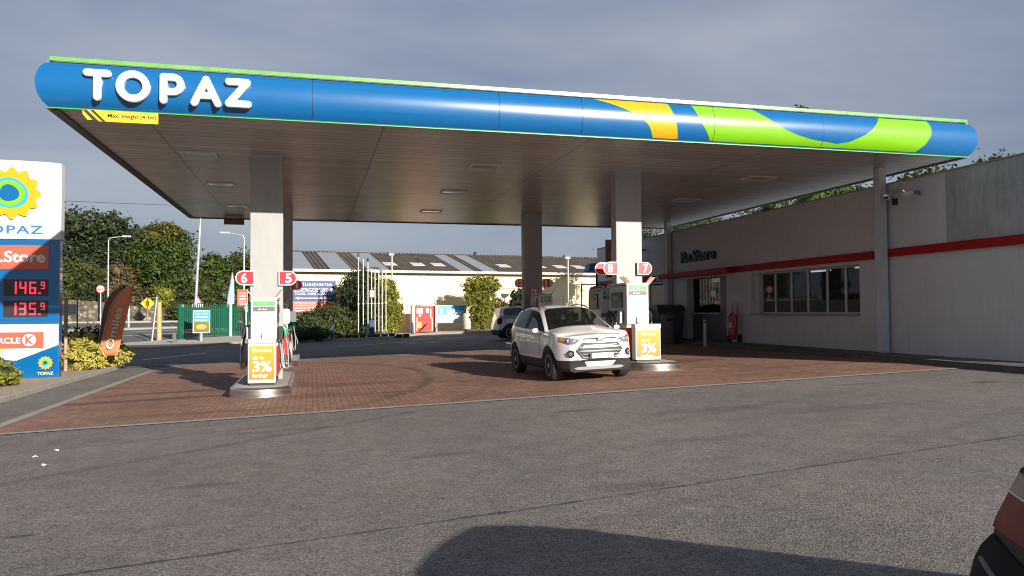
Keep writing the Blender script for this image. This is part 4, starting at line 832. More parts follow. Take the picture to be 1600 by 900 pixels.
sn = empty('street_notice', (-8.0, 29.9, T(-8, 29) + .1), 0, 'white notice plate on a dark post behind the wooden stake', 'sign'); mb = MB(); mb.cyl((0, 0, -.05), (0, 0, 2.3), .025); mb.build('post', 'bingrey', sn); mb = MB(); mb.box((-.5, -.04, 1.72), (.0, -.027, 2.12)); q = mb.build('plate', 'white', sn)
mb = MB(); [mb.box((-.45, -.042, 2.05 - .06 * k), (-.05, -.0405, 2.07 - .06 * k)) for k in range(5)]; mb.build('print', 'bingrey', q)

# ---------------------------------------------------------------- palisade fence, posts, signs near the road
fn = empty('palisade_fence', (-8.1, 52.2, T(-8.1, 52.2)), math.atan2(4.1, 3.97), 'green steel palisade fence backed with green sheeting', 'fence')
mb = MB(); n = 42
def fz(t): return T(-8.1 + .695 * t, 52.2 + .719 * t) - T(-8.1, 52.2)
for i in range(n + 6):
    x = i * .155; mb.box((x, -.02, fz(x) + .1), (x + .075, .0, 2.25 + fz(x) * .3)); mb.prism([(x, -.02, 2.25 + fz(x) * .3), (x + .075, -.02, 2.25 + fz(x) * .3), (x + .075, 0, 2.25 + fz(x) * .3), (x, 0, 2.25 + fz(x) * .3)], [(x + .03, -.02, 2.35 + fz(x) * .3), (x + .045, -.02, 2.35 + fz(x) * .3), (x + .045, 0, 2.35 + fz(x) * .3), (x + .03, 0, 2.35 + fz(x) * .3)])
mb.build('pales', 'green_f', fn)
mb = MB(); mb.box((0, .0015, .45), (7.3, .05, .52)); mb.box((0, .0015, 1.95), (7.3, .05, 2.02)); mb.build('rail', 'green_f', fn)
mb = MB(); mb.box((0.02, .055, .75), (4.6, .07, 2.15)); mb.build('sheeting', 'green_f', fn)
for x in (0, 2.7, 5.4): mb = MB(); mb.box((x - .05, .0515, 0), (x + .05, .15, 2.35)); mb.build('fence_post', 'green_f', fn)
for x, y, h, r, m, lab in ((-4.9, 55.0, 2.6, .06, 'paintpole', 'white pole standing behind the green fence gap'), (-4.45, 57.2, 2.5, .06, 'paintpole', 'pale post beside the pump at the fence end'), (-9.4, 52.4, 2.8, .055, 'galv', None), (-9.42, 54, 2.35, .14, 'timber', None), (-13.76, 65, 2.0, .05, 'paintpole', None), (-10.3, 66, 1.7, .08, 'paintpole', None), (-9.2, 68, 2.1, .05, 'paintpole', None)):
    pass
def post(x, y, h, r, m, label, tilt=0, name='post', r1=None, n=12):
    o = MB().cyl((0, 0, -.1), (tilt, 0, h), r, r1 or r, n).build(name, m, smooth=True, loc=(x, y, T(x, y) + (.1 if y < 60 else 0))); return tag(o, label, 'post')
post(-9.6, 51.4, 2.75, .055, 'galv', 'thin leaning white pole beside the timber post', .28)
post(-9.5, 53.2, 2.35, .16, 'timber', 'thick yellowish timber post left of the green fence', .0, r1=.14)
post(-13.8, 65, 2.1, .07, 'paintpole', 'thin white post on the road island behind the flag')
post(-10.2, 67, 1.75, .1, 'paintpole', 'short white post on the far side of the road')
post(-5.35, 54.9, 2.15, .1, 'paintpole', 'white pole standing just behind the palisade fence')
post(-4.35, 55.5, 2.3, .09, 'paintpole', 'white pole at the right end of the palisade fence', -.05)
post(-4.0, 54.8, 1.9, .09, 'paintpole', 'white pole close behind the pump under sign 6')
post(-8.0, 49.6, .62, .14, 'bingrey', 'squat grey marker post at the fence corner', n=4)
pw = empty('promo_board', (-6.62, 50.6, T(-6.6, 50.6) + .1), 0, 'white framed promotional board on a short leg before the green fence', 'sign')
mb = MB(); mb.box((-.05, -.03, 0), (.05, .03, .5)); mb.build('leg', 'white', pw); mb = MB(); mb.box((-.5, -.04, .5), (.5, .02, 1.9)); q = mb.build('frame', 'white', pw)
mb = MB(); mb.box((-.44, -.046, 1.2), (.44, -.041, 1.84)); mb.build('blue_print', 'lblue', q); mb = MB(); mb.box((-.44, -.046, .56), (.44, -.041, 1.19)); mb.build('photo_print', 'goods_print', q) if False else mb.build('photo_print', 't_lite', q)
text('PLAY & WIN', 'white', q, (-.38, 1.62, .38, 1.76), -.047, bold=.1); text('SPOT THE BALL', 'white', q, (-.36, 1.44, .36, 1.54), -.047, bold=.08) if False else None
mb = MB(); mb.box((-.36, -.05, 1.44), (.36, -.0465, 1.53)); mb.box((-.4, -.05, 1.27), (.4, -.0465, 1.36)); mb.build('print', 'white', q)
mb = MB(); P = [(.3 * math.cos(t), .88 + .16 * math.sin(t)) for t in [2 * PI * i / 20 for i in range(20)]]; mb.poly(P, -.05, -.0465); mb.build('print', 'timber', q)
def lamp(x, y, h, arm, label, rz=0):
    g = empty('street_lamp', (x, y, T(x, y)), rz, label, 'street lamp', 'tall galvanised street lamps'); mb = MB(); mb.tube([(0, 0, 0), (0, 0, 1.4), (0, 0, 1.41), (0, 0, h - .3), (.08 * arm / abs(arm), 0, h - .08), (.3 * arm / abs(arm), 0, h), (arm, 0, h + .1)], [.11, .1, .075, .055, .05, .045, .035]); mb.build('pole', 'galv', g, smooth=True)
    mb = MB(); s = arm / abs(arm); mb.rbox((min(arm, arm + .75 * s), -.12, h + .06), (max(arm, arm + .75 * s), .12, h + .19), .06); mb.build('lamp_head', 'colwhite', g, bevel=.02); return g
lamp(-17.62, 75, 7.6, 1.1, 'street lamp with short arm above the 60 speed sign')
lamp(-5.0, 61, 7.45, -1.0, 'street lamp arm reaching left beside the column of sign 6')
o = MB().tube([(0, 0, 0), (0, 0, 2.2), (0, 0, 2.25), (.35, 0, 9.5)], [.14, .14, .1, .07], 12).build('mast', 'galv', smooth=True, loc=(-8.25, 60, T(-8.2, 60))); tag(o, 'very tall slim pale mast rising behind the green fence past the canopy', 'mast')
def sign60(x, y, h, label):
    g = empty('speed_sign', (x, y, T(x, y)), 0, label, 'road sign'); mb = MB(); mb.cyl((0, 0, 0), (0, 0, h), .05); mb.build('post', 'galv', g, smooth=True)
    mb = MB(); mb.cyl((0, -.06, h), (0, -.08, h), .34, n=28); q = mb.build('rim', 'red', g); mb = MB(); mb.cyl((0, -.081, h), (0, -.084, h), .28, n=28); mb.build('face', 'white', q); text('60', 'black', q, (-.17, h - .12, .17, h + .12), -.085, bold=.06)
sign60(-17.0, 70, 2.95, 'round white speed sign reading 60 with red rim')
ys = empty('warning_sign', (-14.55, 76, T(-14.5, 76)), 0, 'yellow diamond warning sign on a short post across the road', 'road sign'); mb = MB(); mb.cyl((0, 0, 0), (0, 0, 1.5), .05); mb.build('post', 'galv', ys)
mb = MB(); mb.poly([(-.6, 1.7), (0, 1.1), (.6, 1.7), (0, 2.3)], -.08, -.05); q = mb.build('plate', 'yellow_s', ys); mb = MB(); mb.box((-.18, -.084, 1.5), (-.08, -.0805, 1.95)); mb.box((.05, -.084, 1.45), (.15, -.0805, 1.9)); mb.build('symbol', 'black', q)
rs2 = empty('warning_sign', (-8.9, 66, T(-8.9, 66)), 0, 'small red triangle sign over a white plate behind the fence', 'road sign'); mb = MB(); mb.cyl((0, 0, 0), (0, 0, 2.2), .04); mb.build('post', 'galv', rs2); mb = MB(); mb.cyl((0, -.05, 2.1), (0, -.07, 2.1), .32, n=3) if False else mb.poly([(-.35, 1.85), (.35, 1.85), (0, 2.5)], -.07, -.05); q = mb.build('triangle', 'red', rs2)
mb = MB(); mb.poly([(-.22, 1.92), (.22, 1.92), (0, 2.33)], -.074, -.0705); mb.build('face', 'white', q); mb = MB(); mb.box((-.42, -.07, 1.5), (.42, -.05, 1.82)); mb.build('plate', 'white', rs2)
bf = empty('feather_flag', (-5.95, 58, T(-6, 58)), 0, 'pale blue grey feather flag rising behind the green fence', 'flag'); mb = MB(); mb.tube([(0, 0, 0), (.1, 0, 2.5), (.4, 0, 4.45)], .03, 6); mb.build('pole', 'alum', bf); mb = MB(); mb.grid([[(.02, 0, 1.9), (.55, .03, 2.2)], [(.1, 0, 2.8), (.55, .03, 2.9)], [(.26, 0, 3.7), (.52, .03, 3.8)], [(.4, 0, 4.4), (.42, 0, 4.42)]]); s_ = mb.build('sail', mat('flag_blue', (.30, .36, .45), .8), bf); s_.modifiers.new('thick', 'SOLIDIFY').thickness = .01
rb = empty('notice_board', (-5.05, 60, T(-5, 60)), 0, 'red board with white lines left of the pump beneath sign 6', 'sign'); mb = MB(); mb.cyl((.35, .1, 0), (.35, .1, 3.3), .05); mb.build('post', 'galv', rb); mb = MB(); mb.box((-.35, 0, 2.0), (.35, .05, 3.3)); q = mb.build('board', 'signred', rb); mb = MB(); [mb.box((-.22, -.004, 2.15 + .2 * k), (.26, -.001, 2.25 + .2 * k)) for k in range(5)]; mb.build('print', 'white', q)

o = MB().tube([(-32 + 4 * i, 70, 11.35 - .02 * i - .35 * math.sin(PI * i / 11)) for i in range(12)], .018, 5).build('overhead_cable', 'black'); tag(o, 'thin dark overhead cable crossing the sky above the left trees', 'cable')
# stone wall across the road
mb = MB(); rows = []
xw = [-60, -40, -30, -24, -21.5, -20, -18, -16, -14.5, -13.8]
for a, b in zip(xw, xw[1:]):
    h0 = 2.0 - .7 * sm(21, 14, -a) if a > -21 else 2.05; h1 = 2.0 - .7 * sm(21, 14, -b) if b > -21 else 2.05
    za, zc = T(a, 79), T(b, 79); mb.prism([(a, 79.3, za - .2), (b, 79.3, zc - .2), (b, 79.8, zc - .2), (a, 79.8, za - .2)], [(a, 79.3, za + h0), (b, 79.3, zc + h1), (b, 79.8, zc + h1), (a, 79.8, za + h0)])
tag(mb.build('stone_wall', 'stone'), 'old rubble stone wall below the trees across the road', 'wall')

# ---------------------------------------------------------------- warehouse
wh = empty('warehouse', (7, 52, T(7, 52)), math.atan2(.127, .992), 'long cream warehouse with brown corrugated roof behind the forecourt', 'warehouse')
WZ = wh.location.z; e0, e1 = -8.3, 19.5; ze = 4.38 - WZ; zr = 6.02 - WZ; D = 6.6
mb = MB(); mb.box((e0, 0, -.4), (e1, .3, ze)); mb.box((e0, .3, -.4), (e0 + .3, 2 * D, ze)); mb.box((e1 - .3, .3, -.4), (e1, 2 * D, ze)); mb.prism([(e0, .3, ze), (e0, 2 * D, ze), (e0, D, zr - .1)], [(e0 + .3, .3, ze), (e0 + .3, 2 * D, ze), (e0 + .3, D, zr - .1)]); mb.build('wall', 'cream', wh)
def slope(x0, x1, t0, t1, off, name, m, par=wh, th=.05):
    y0_, y1_ = -.35 + t0 * (D + .35), -.35 + t1 * (D + .35); z0_, z1_ = ze + .02 + t0 * (zr - ze), ze + .02 + t1 * (zr - ze); mb = MB()
    mb.prism([(x0, y0_, z0_ + off - th), (x1, y0_, z0_ + off - th), (x1, y1_, z1_ + off - th), (x0, y1_, z1_ + off - th)], [(x0, y0_, z0_ + off), (x1, y0_, z0_ + off), (x1, y1_, z1_ + off), (x0, y1_, z1_ + off)]); return mb.build(name, m, par)
slope(e0 - .1, e1 + .3, 0, 1, .06, 'roof', 'roof', th=.06)
mb = MB(); mb.prism([(e0 - .1, D, zr + .0), (e1 + .3, D, zr), (e1 + .3, 2 * D + .3, ze), (e0 - .1, 2 * D + .3, ze)], [(e0 - .1, D, zr + .06), (e1 + .3, D, zr + .06), (e1 + .3, 2 * D + .3, ze + .06), (e0 - .1, 2 * D + .3, ze + .06)]); mb.build('rear_roof', 'roof', wh)
mb = MB(); mb.tube([(e0 - .1 + .5 * i, D + .0, zr + .07 + random.uniform(-.012, .03)) for i in range(int((e1 - e0) / .5) + 1)], .09, 8); mb.build('ridge_tiles', 'roof', wh, smooth=True)
for a, b in ((-8.3, -7.0), (-5.95, -4.55), (-3.45, -2.1), (2.95 + .0, 3.95), (4.6, 5.65), (-1.0 - 6.8, -7.5)):
    slope(a, b, .01, .995, .085, 'sheet_panel', 'roofsheet') if b > a + .5 else None
for x in (-1.5, .5, 2.1 - .1, 7.05, 9.9, 11.7, 13.3): slope(x - .45, x + .45, .28, .44, .09, 'rooflight', 'rooflight')
mb = MB(); mb.box((e0 - .1, -.45, ze - .08), (e1 + .2, -.34, ze + .08)); mb.build('gutter', 'paintpole', wh)
for zz, a, b in ((3.05, 4.1, 7.9), (1.95, 4.1, 7.9)): mb = MB(); mb.box((a, -.03, zz), (b, -.001, zz + .04)); mb.build('conduit', 'bingrey', wh)
for x in (7.8,): mb = MB(); mb.cyl((x, -.1, -.2), (x, -.1, ze - .1), .05); mb.build('downpipe', 'paintpole', wh)
for x, z in ((1.7 - .9, .44), (6.4, .99)): mb = MB(); y_ = -.35 + z * (D + .35); mb.cyl((x, y_, ze + z * (zr - ze)), (x, y_, ze + z * (zr - ze) + .3), .09); mb.cyl((x, y_, ze + z * (zr - ze) + .3), (x, y_, ze + z * (zr - ze) + .38), .15); mb.build('roof_vent', 'black', wh)
mb = MB(); mb.cyl((3.2, -.001, 1.05), (3.2, -.03, 1.05), .13, n=18) ; mb.build('wall_light', 'kerb', wh)
# tool hire sign
ht = empty('tool_hire_sign', (-.05, 50.85, 2.0), math.atan2(.127, .992), 'navy and red tool hire sign on the cream warehouse wall', 'sign')
mb = MB(); mb.box((-1.15, 0, .42), (1.55, .05, 1.72)); q = mb.build('navy_panel', 'navy', ht); mb = MB(); mb.box((-1.15, 0, -.32), (1.55, .05, .415)); q2 = mb.build('red_panel', 'signred', ht)
text('Husqvarna', 'white', q, (-.75, 1.33, 1.3, 1.62), -.001, bold=.05); text('CONSTRUCTION CENTRE', 'white', q, (-1.1, 1.08, 1.35, 1.25), -.001, bold=.06); text('TOOL HIRE & SALES', 'white', q, (-1.05, .80, 1.3, .96), -.001, bold=.08)
mb = MB(); mb.box((-1.12, -.004, 1.01), (1.4, -.001, 1.03)); mb.poly([(-1.05, .6), (-.8, .7), (-.8, .63), (1.3, .63), (1.3, .57), (-.8, .57), (-.8, .5)], -.004, -.001); mb.poly([(-1.08, 1.4), (-1.12, 1.6), (-1.03, 1.5), (-.98, 1.62), (-.93, 1.5), (-.84, 1.6), (-.88, 1.4)], -.004, -.001); mb.build('arrow', 'white', q)
for k, s in enumerate(('POWER TOOLS & KITS', 'GARDEN MACHINERY', 'BUILDING SUPPLIES', 'TOOL & PAINTINGS')):
    if k < 3: text(s, 'white', q2, (-1.0, .25 - .16 * k, .3, .34 - .16 * k), -.001, bold=.05)
mb = MB(); [mb.box((-1.1, -.004, .27 - .16 * k), (-1.05, -.001, .32 - .16 * k)) for k in range(4)]; mb.box((-1.0, -.004, -.24), (.25, -.001, -.17)); mb.build('bullets', 'white', q2)

# ---------------------------------------------------------------- shrubs and trees
def leafcloud(blobs, n, size, flat=.6, tight=0):
    """leaf-sized faces scattered in the outer shells of several blobs: (x,y,z,rx,ry,rz)"""
    vs = []; fs = []; vol = [b[3] * b[4] + b[3] * b[5] for b in blobs]; tot = sum(vol)
    for b, w in zip(blobs, vol):
        k = int(n * w / tot)
        clumps = [(random.gauss(0, 1), random.gauss(0, 1), random.gauss(0, 1)) for _ in range(max(6, k // 26))]
        for c in clumps:
            d = Vector(c).normalized(); rr = random.uniform(.86, 1.0) if tight else random.uniform(.62, 1.06); cp = Vector((b[0] + d.x * b[3] * rr, b[1] + d.y * b[4] * rr, b[2] + d.z * b[5] * rr)); cs = random.uniform(.09, .17) if tight else random.uniform(.14, .3)
            for _ in range(26):
                p = cp + Vector((random.gauss(0, 1) * b[3] * cs, random.gauss(0, 1) * b[4] * cs, random.gauss(0, .8) * b[5] * cs))
                nrm = (Vector((random.gauss(0, 1), random.gauss(0, 1), random.gauss(0, 1) + flat)) + d * .8).normalized(); a = nrm.orthogonal().normalized(); q = Matrix.Rotation(random.uniform(0, 6.28), 3, nrm); a = q @ a; bb = nrm.cross(a); s = size * random.uniform(.55, 1.3)
                o = len(vs); vs += [p - a * s * .5, p + bb * s * .28 + nrm * s * .06, p + a * s * .5, p - bb * s * .28 + nrm * s * .06]; fs.append((o, o + 1, o + 2, o + 3))
    return vs, fs
def core(blobs, k=.72):
    vs = []; fs = []
    for b in blobs:
        bm = bmesh.new(); bmesh.ops.create_icosphere(bm, subdivisions=2, radius=1); o = len(vs)
        for v in bm.verts:
            r = k * random.uniform(.8, 1.1); vs.append((b[0] + v.co.x * b[3] * r, b[1] + v.co.y * b[4] * r, b[2] + v.co.z * b[5] * r))
        bm.verts.index_update(); fs += [tuple(o + v.index for v in f.verts) for f in bm.faces]; bm.free()
    return vs, fs
def plant(name, x, y, blobs, n, size, m, label, cat, group=None, trunk=0, r=.2, z=None, lift=0, crown='crown', dark=None, tight=0):
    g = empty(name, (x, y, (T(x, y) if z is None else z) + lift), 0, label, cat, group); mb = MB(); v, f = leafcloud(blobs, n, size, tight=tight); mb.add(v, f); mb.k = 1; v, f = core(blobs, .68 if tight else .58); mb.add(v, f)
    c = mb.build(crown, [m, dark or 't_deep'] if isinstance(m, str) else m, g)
    mb = MB(); tp = max(b[2] for b in blobs); mb.tube([(0, 0, -.4), (.03, 0, tp * .3), (-.05, .02, tp * .65), (0, 0, tp)], [r, r * .8, r * .55, r * .2], 8)
    for b in blobs[:7]:
        e_ = Vector((b[0], b[1], b[2])); s_ = Vector((0, 0, min(tp * .5, max(.05, e_.z - b[5]))));  mb.tube([s_, s_.lerp(e_, .5) + Vector((0, 0, .1 * b[5])), e_], [r * .45, r * .3, r * .1], 6)
    mb.build('trunk' if name.endswith('tree') else 'stem', 'bark', g, smooth=True); return g
def rb_(n, R0, H0, H1, rr, seed):           # random blobs for a crown
    rnd = random.Random(seed); out = []
    for i in range(n):
        t = (i + .5) / n; z = H0 + (H1 - H0) * t; rad = R0 * math.sin(PI * min(1, .12 + .8 * t)) ** .6; a = rnd.uniform(0, 6.28); k = rnd.uniform(.2, .75); s = rr * rnd.uniform(.8, 1.2)
        out.append((rad * k * math.cos(a), rad * k * math.sin(a), z, s, s, s * .85))
    return out
G_ = 'trees on the slope across the road'
def con(h, r, n=7):                          # conifer like blobs
    return [(random.uniform(-.3, .3), 0, h * (.18 + .78 * i / (n - 1)), r * (1.05 - .8 * i / (n - 1)), r * (1.05 - .8 * i / (n - 1)), h * .12) for i in range(n)]
zz = lambda x, y: H(x, y)
for (x, y, R0, rr, lo, top, nb, n, s, m, sd, lab) in (
  (-26.3, 95, 3.6, 2.3, 2, 13.9, 14, 12000, .5, 't_dark', 1, 'tall dark evergreen tree directly right of the totem head'),
  (-31.5, 93, 4.5, 2.6, 2, 13.4, 12, 6000, .5, 't_dark', 51, 'dark evergreen tree mostly hidden behind the totem'),
  (-22.3, 93, 2.6, 1.9, 2, 13.4, 12, 11000, .46, 't_dark', 2, 'rounded dark tree behind the street lamp arm'),
  (-22.3, 108, 1.8, 1.5, 3, 13.9, 8, 5000, .5, 't_dark', 12, 'distant dark tree peeping up left of the big maple'),
  (-15.1, 87, 2.45, 1.75, 1.2, 11.25, 22, 19000, .38, 't_mid', 3, 'large green maple tree turning golden, left of the tall mast'),
  (-14.9, 86.2, 1.9, 1.1, 7.6, 11.2, 9, 3600, .36, 't_gold', 33, 'golden red upper bough tree within the big maple top'),
  (-22.4, 85.5, 2.6, 1.5, .6, 7.6, 10, 8000, .36, 't_bush', 4, 'mid green tree in front of the dark evergreens'),
  (-26.4, 84.5, 2.4, 1.5, .6, 6.8, 8, 5000, .36, 't_bush', 14, 'yellow green tree beside the totem above the stone wall'),
  (-18.8, 84.8, 2.2, 1.3, .2, 7.4, 9, 6500, .32, 't_bronze', 5, 'brownish tree under the maple on the left'),
  (-10.9, 93, 1.5, 1.2, 1.5, 8.8, 8, 6000, .38, 't_mid', 6, 'green gold tree just right of the tall mast'),
  (-7.7, 94, 2.2, 1.6, 1.5, 9.2, 10, 8000, .4, 't_bush', 7, 'olive green tree behind the left front column'),
  (-3.8, 97, 2.4, 1.8, 1.5, 8.8, 9, 4000, .45, 't_dark', 8, 'dark tree hidden mostly by the left columns'),
  (-10.6, 84.5, 2.0, 1.2, .1, 5.4, 8, 5500, .3, 't_bush', 9, 'low green tree over the road bank behind the green fence'),
  (-6.8, 84.0, 2.2, 1.3, .1, 6.0, 8, 6000, .32, 't_mid', 10, 'spreading green tree low behind the feather flag and fence'),
  (-14.6, 81.8, 1.0, .8, .2, 4.6, 6, 3200, .26, 't_lite', 11, 'bright yellow green young tree behind the diamond sign'),
  ):
    b0 = zz(x, y) - .3; bl_ = rb_(nb, R0, lo + rr * .8, max(lo + rr * .8 + .3, top - b0 - rr * .95), rr, sd)
    plant('broadleaf_tree', x, y, bl_, n, s, m, lab, 'tree', G_, r=.28, z=zz(x, y) - .3, dark=m)
for x, y, w_, h_, m, lab in ((-23.6, 80.9, 2.2, 1.5, 't_bush', 'dark green bush on top of the stone wall near the totem'), (-20.2, 80.9, 1.9, 1.5, 't_dark', 'dark bush on top of the stone wall under the speed sign'), (-17, 81, 1.9, 1.4, 't_bush', 'mid green bush over the wall behind the flag'), (-12.2, 81.5, 1.8, 1.2, 't_bush', 'small bush on the bank left of the green fence'), (-8.7, 81.4, 2.0, .9, 't_bronze', 'brown bush low on the road bank')):
    plant('bush', x, y, [(-w_ * .4, 0, h_ * .5, w_ * .6, .7, h_ * .6), (w_ * .4, 0, h_ * .45, w_ * .6, .7, h_ * .55), (0, .3, h_ * .9, w_ * .6, .8, h_ * .5)], 3200, .26, m, lab, 'bush', 'bushes along the road bank', r=.06, z=H(x, y) + (1.1 if x < -18 else .0), dark=m)
# trees behind the store
B_ = 'trees behind the shop'
for x, y, h, r, m, n, lab in ((19.8, 18.6, 5.75, 1.6, 't_bush', 5200, 'light leaved tree top above the shop wall by the slim column'), (21.5, 22.6, 6.3, 1.9, 't_bush', 6500, 'pale green tree top in the gap right of the canopy'),
        (21.5, 27.5, 6.7, 2.2, 't_mid', 6500, 'olive tree in the narrow gap above the shop wall'), (21.5, 33.5, 6.9, 2.6, 't_bush', 6500, 'green tree over the shop roof behind the kiosk bay'), (21.8, 40.5, 7.0, 2.8, 't_dark', 6000, 'dark tree over the far shop roof'), (20.3, 46.5, 6.6, 2.0, 't_dark', 4500, 'dark tree end seen right of the column of sign 7')):
    plant('broadleaf_tree', x, y, rb_(7, r, h * .6, h - .5, r * .55, int(x * y)), n, .17, m, lab, 'tree', B_, r=.16, z=.3, dark=m)
g = empty('bare_tree', (30, 42, .4), 0, 'thin branch tips peeping above the canopy edge on the right', 'tree'); mb = MB(); mb.tube([(0, 0, 0), (.1, 0, 8), (0, 0, 13.9)], [.25, .15, .03])
for a in range(9): mb.tube([(0, 0, 12.4 + .15 * a), (random.uniform(-.7, .7), random.uniform(-.4, .4), 13.7 + random.uniform(0, .65))], [.02, .008], 5)
mb.build('trunk', 'bark', g); v, f = leafcloud([(-.1, 0, 14.15, .32, .3, .2), (.4, 0, 13.95, .3, .3, .15)], 120, .12); mb = MB(); mb.add(v, f); mb.build('crown', 't_bush', g)
# planting round the totem
P_ = 'golden shrubs in the left planter'
for x, y, b, n, s, m, lab in (
   (-7.0, 26.6, [(0, 0, .5, .55, .5, .5), (.1, 0, .85, .42, .4, .38), (-.25, 0, .35, .4, .4, .35), (.3, -.1, .4, .4, .4, .4)], 3800, .10, 't_yel', 'bright golden shrub right of the totem behind the wooden stake'),
   (-6.35, 27.6, [(0, 0, .35, .45, .4, .35), (.25, 0, .4, .35, .35, .3), (-.15, 0, .6, .35, .3, .3)], 2400, .10, 't_yel', 'smaller golden shrub behind the foot of the orange flag'),
   (-7.75, 21.2, [(0, 0, .35, .55, .45, .4), (.4, 0, .3, .4, .4, .32), (-.5, 0, .4, .5, .45, .4)], 3600, .10, 't_lite', 'green and gold shrub in front of the totem foot'),
   (-8.6, 20.9, [(0, 0, .3, .5, .45, .4), (.3, .1, .5, .4, .4, .3)], 2600, .10, 't_yel', 'pale golden shrub at the left edge before the totem')):
    plant('shrub', x, y, b, n, s, m, lab, 'shrub', P_, r=.03, lift=.1, dark='t_bush', tight=1)
for x, y, b, n, m, lab in ((-8.1, 28.4, [(0, 0, .55, .8, .6, .6), (.7, 0, .6, .7, .6, .6), (-.5, 0, .8, .6, .5, .5), (1.2, .2, .5, .5, .5, .5)], 5200, 't_deep', 'dark shrub mass behind the golden shrub by the totem'), (-6.9, 29.0, [(0, 0, .6, .5, .4, .6), (-.4, 0, .75, .5, .4, .5)], 2400, 't_bronze', 'dark bronze shrub near the planter tip behind the flag')):
    plant('shrub', x, y, b, n, .13, m, lab, 'shrub', 'dark shrubs in the left planter', r=.03, lift=.1, dark='t_deep')
# bushes before the warehouse
F_ = 'bushes before the warehouse'
for nm, x, y, b, n, s, m, lab in (
   ('bush', .55, 46.9, [(-.9, 0, .7, 1.0, .9, .85), (.4, 0, 1.0, 1.1, .9, 1.0), (1.2, 0, .8, .9, .8, .9), (.1, 0, .6, 1.2, .9, .7), (-.3, -.2, .9, 1.1, .8, .8), (.8, -.2, .5, 1.0, .7, .5)], 10500, .17, 't_bush', 'rounded clipped green bush below the tool hire sign'),
   ('bush', -.6, 44.7, [(0, 0, .4, .9, .5, .42), (-.8, 0, .35, .7, .5, .38), (.9, 0, .4, .7, .5, .4)], 3600, .11, 't_deep', 'low dark clipped hedge bush at the kerb before the tool hire sign'),
   ('bush', 2.75, 48.6, [(0, 0, 1.2, 1.2, .9, 1.2), (.3, 0, 2.4, 1.25, .9, 1.1), (-.5, 0, 2.7, .9, .8, .9), (.9, 0, 1.6, .8, .8, 1.2), (.2, 0, 3.5, 1.0, .7, .6)], 9000, .17, 't_dark', 'tall dark green bush behind the cream vent poles'),
   ('bush', 4.75, 48.8, [(0, 0, .9, .75, .7, 1.0), (-.1, 0, 2.0, .8, .7, .9), (-.3, 0, 2.9, .7, .7, .7), (.35, 0, 1.4, .5, .6, .9)], 6500, .15, 't_lite', 'tall yellow green bush right of the cream vent poles'),
   ('bush', 10.75, 48.9, [(0, 0, .9, .85, .7, .9), (-.1, 0, 2.1, 1.0, .7, .8), (-.3, 0, 2.9, .9, .7, .65), (.5, 0, 3.0, .7, .6, .5), (.2, 0, 1.4, .7, .7, .7)], 9000, .16, 't_lite', 'bright leaning yellow green bush against the warehouse wall'),
   ('bush', 12.4, 49.3, [(0, 0, 1.0, .9, .6, .8), (.5, 0, 1.4, .7, .6, .5), (-.5, 0, 1.5, .5, .5, .5)], 2600, .15, 't_bronze', 'thin brownish bush left of the silver car'),
   ('bush', 13.35, 49.0, [(0, 0, 2.2, .6, .5, .5), (.4, 0, 1.8, .5, .5, .4), (-.3, 0, 1.7, .4, .4, .3)], 1700, .17, 't_dark', 'small dark broad leaved bush above the silver car')):
    plant(nm, x, y, b, int(n * 1.3), s * .9, m, lab, 'bush', F_, r=.06, lift=.1, dark=m, tight=1)

# vent poles, blue posts, lamp post at the wall
V_ = 'slim cream vent poles before the dark bush'
pz = lambda x, y: T(x, y) + .1
for i, (x, h) in enumerate(((2.62, 4.75), (2.90, 4.55), (3.17, 4.45), (3.38, 3.75), (3.58, 3.82), (3.80, 3.82), (4.0, 3.82), (4.22, 3.78))):
    names = ['first and tallest from the left', 'second from the left', 'third from the left', 'behind the white plate', 'fifth from the left', 'sixth from the left', 'seventh from the left', 'rightmost of the row']
    g = empty('vent_pole', (x, 45.6, pz(x, 45.6)), 0, 'slim cream vent pole, ' + names[i], 'pole', V_); mb = MB(); mb.cyl((0, 0, 0), (0, 0, h), .034, n=10); mb.build('pipe', 'paintpole', g, smooth=True)
    mb = MB(); mb.cyl((0, 0, h), (0, 0, h + (.2 if i in (0, 2) else .06)), .06 if i in (0, 2) else .045, n=10); mb.build('vent_cap', 'black' if i in (0, 2) else 'paintpole', g); mb = MB(); mb.box((-.07, -.05, 1.95), (.07, .05, 2.0)); mb.build('clamp', 'paintpole', g)
wp = tag(MB().box((-.13, -.02, -.2), (.13, .0, .2)).build('notice_plate', 'white', loc=(3.4, 45.5, 2.75)), 'small white notice plate fixed to the cream vent poles', 'sign')
bpst = empty('blue_post', (3.34, 44.9, pz(3.3, 44.9)), 0, 'short stout blue post before the cream vent poles', 'post'); mb = MB(); mb.rbox((-.16, -.12, -.1), (.16, .12, 1.0), .04); mb.build('post', 'bluepost', bpst); mb = MB(); mb.cyl((0, 0, 1.0), (0, 0, 1.1), .06); mb.build('spout', 'bluepost', bpst)
for x, y, lab in ((1.1, 45.3, 'small dark blue bollard left of the vent poles'), (6.0, 47.3, 'small dark bollard right of the yellow green bush')):
    tag(MB().cyl((0, 0, -.1), (0, 0, .75), .09, .06).build('bollard', 'bluepost', smooth=True, loc=(x, y, pz(x, y))), lab, 'bollard')
mb = MB(); x = 1.4
while x < 5.4: mb.box((x, 0, -.1), (x + .34, .2, random.uniform(.16, .26)), R(random.uniform(-8, 8))); x += .42
lr = mb.build('rockery_edge', 'rubber', loc=(0, 44.9, .18)); tag(lr, 'low dark edging blocks along the bed of the vent poles', 'edging')
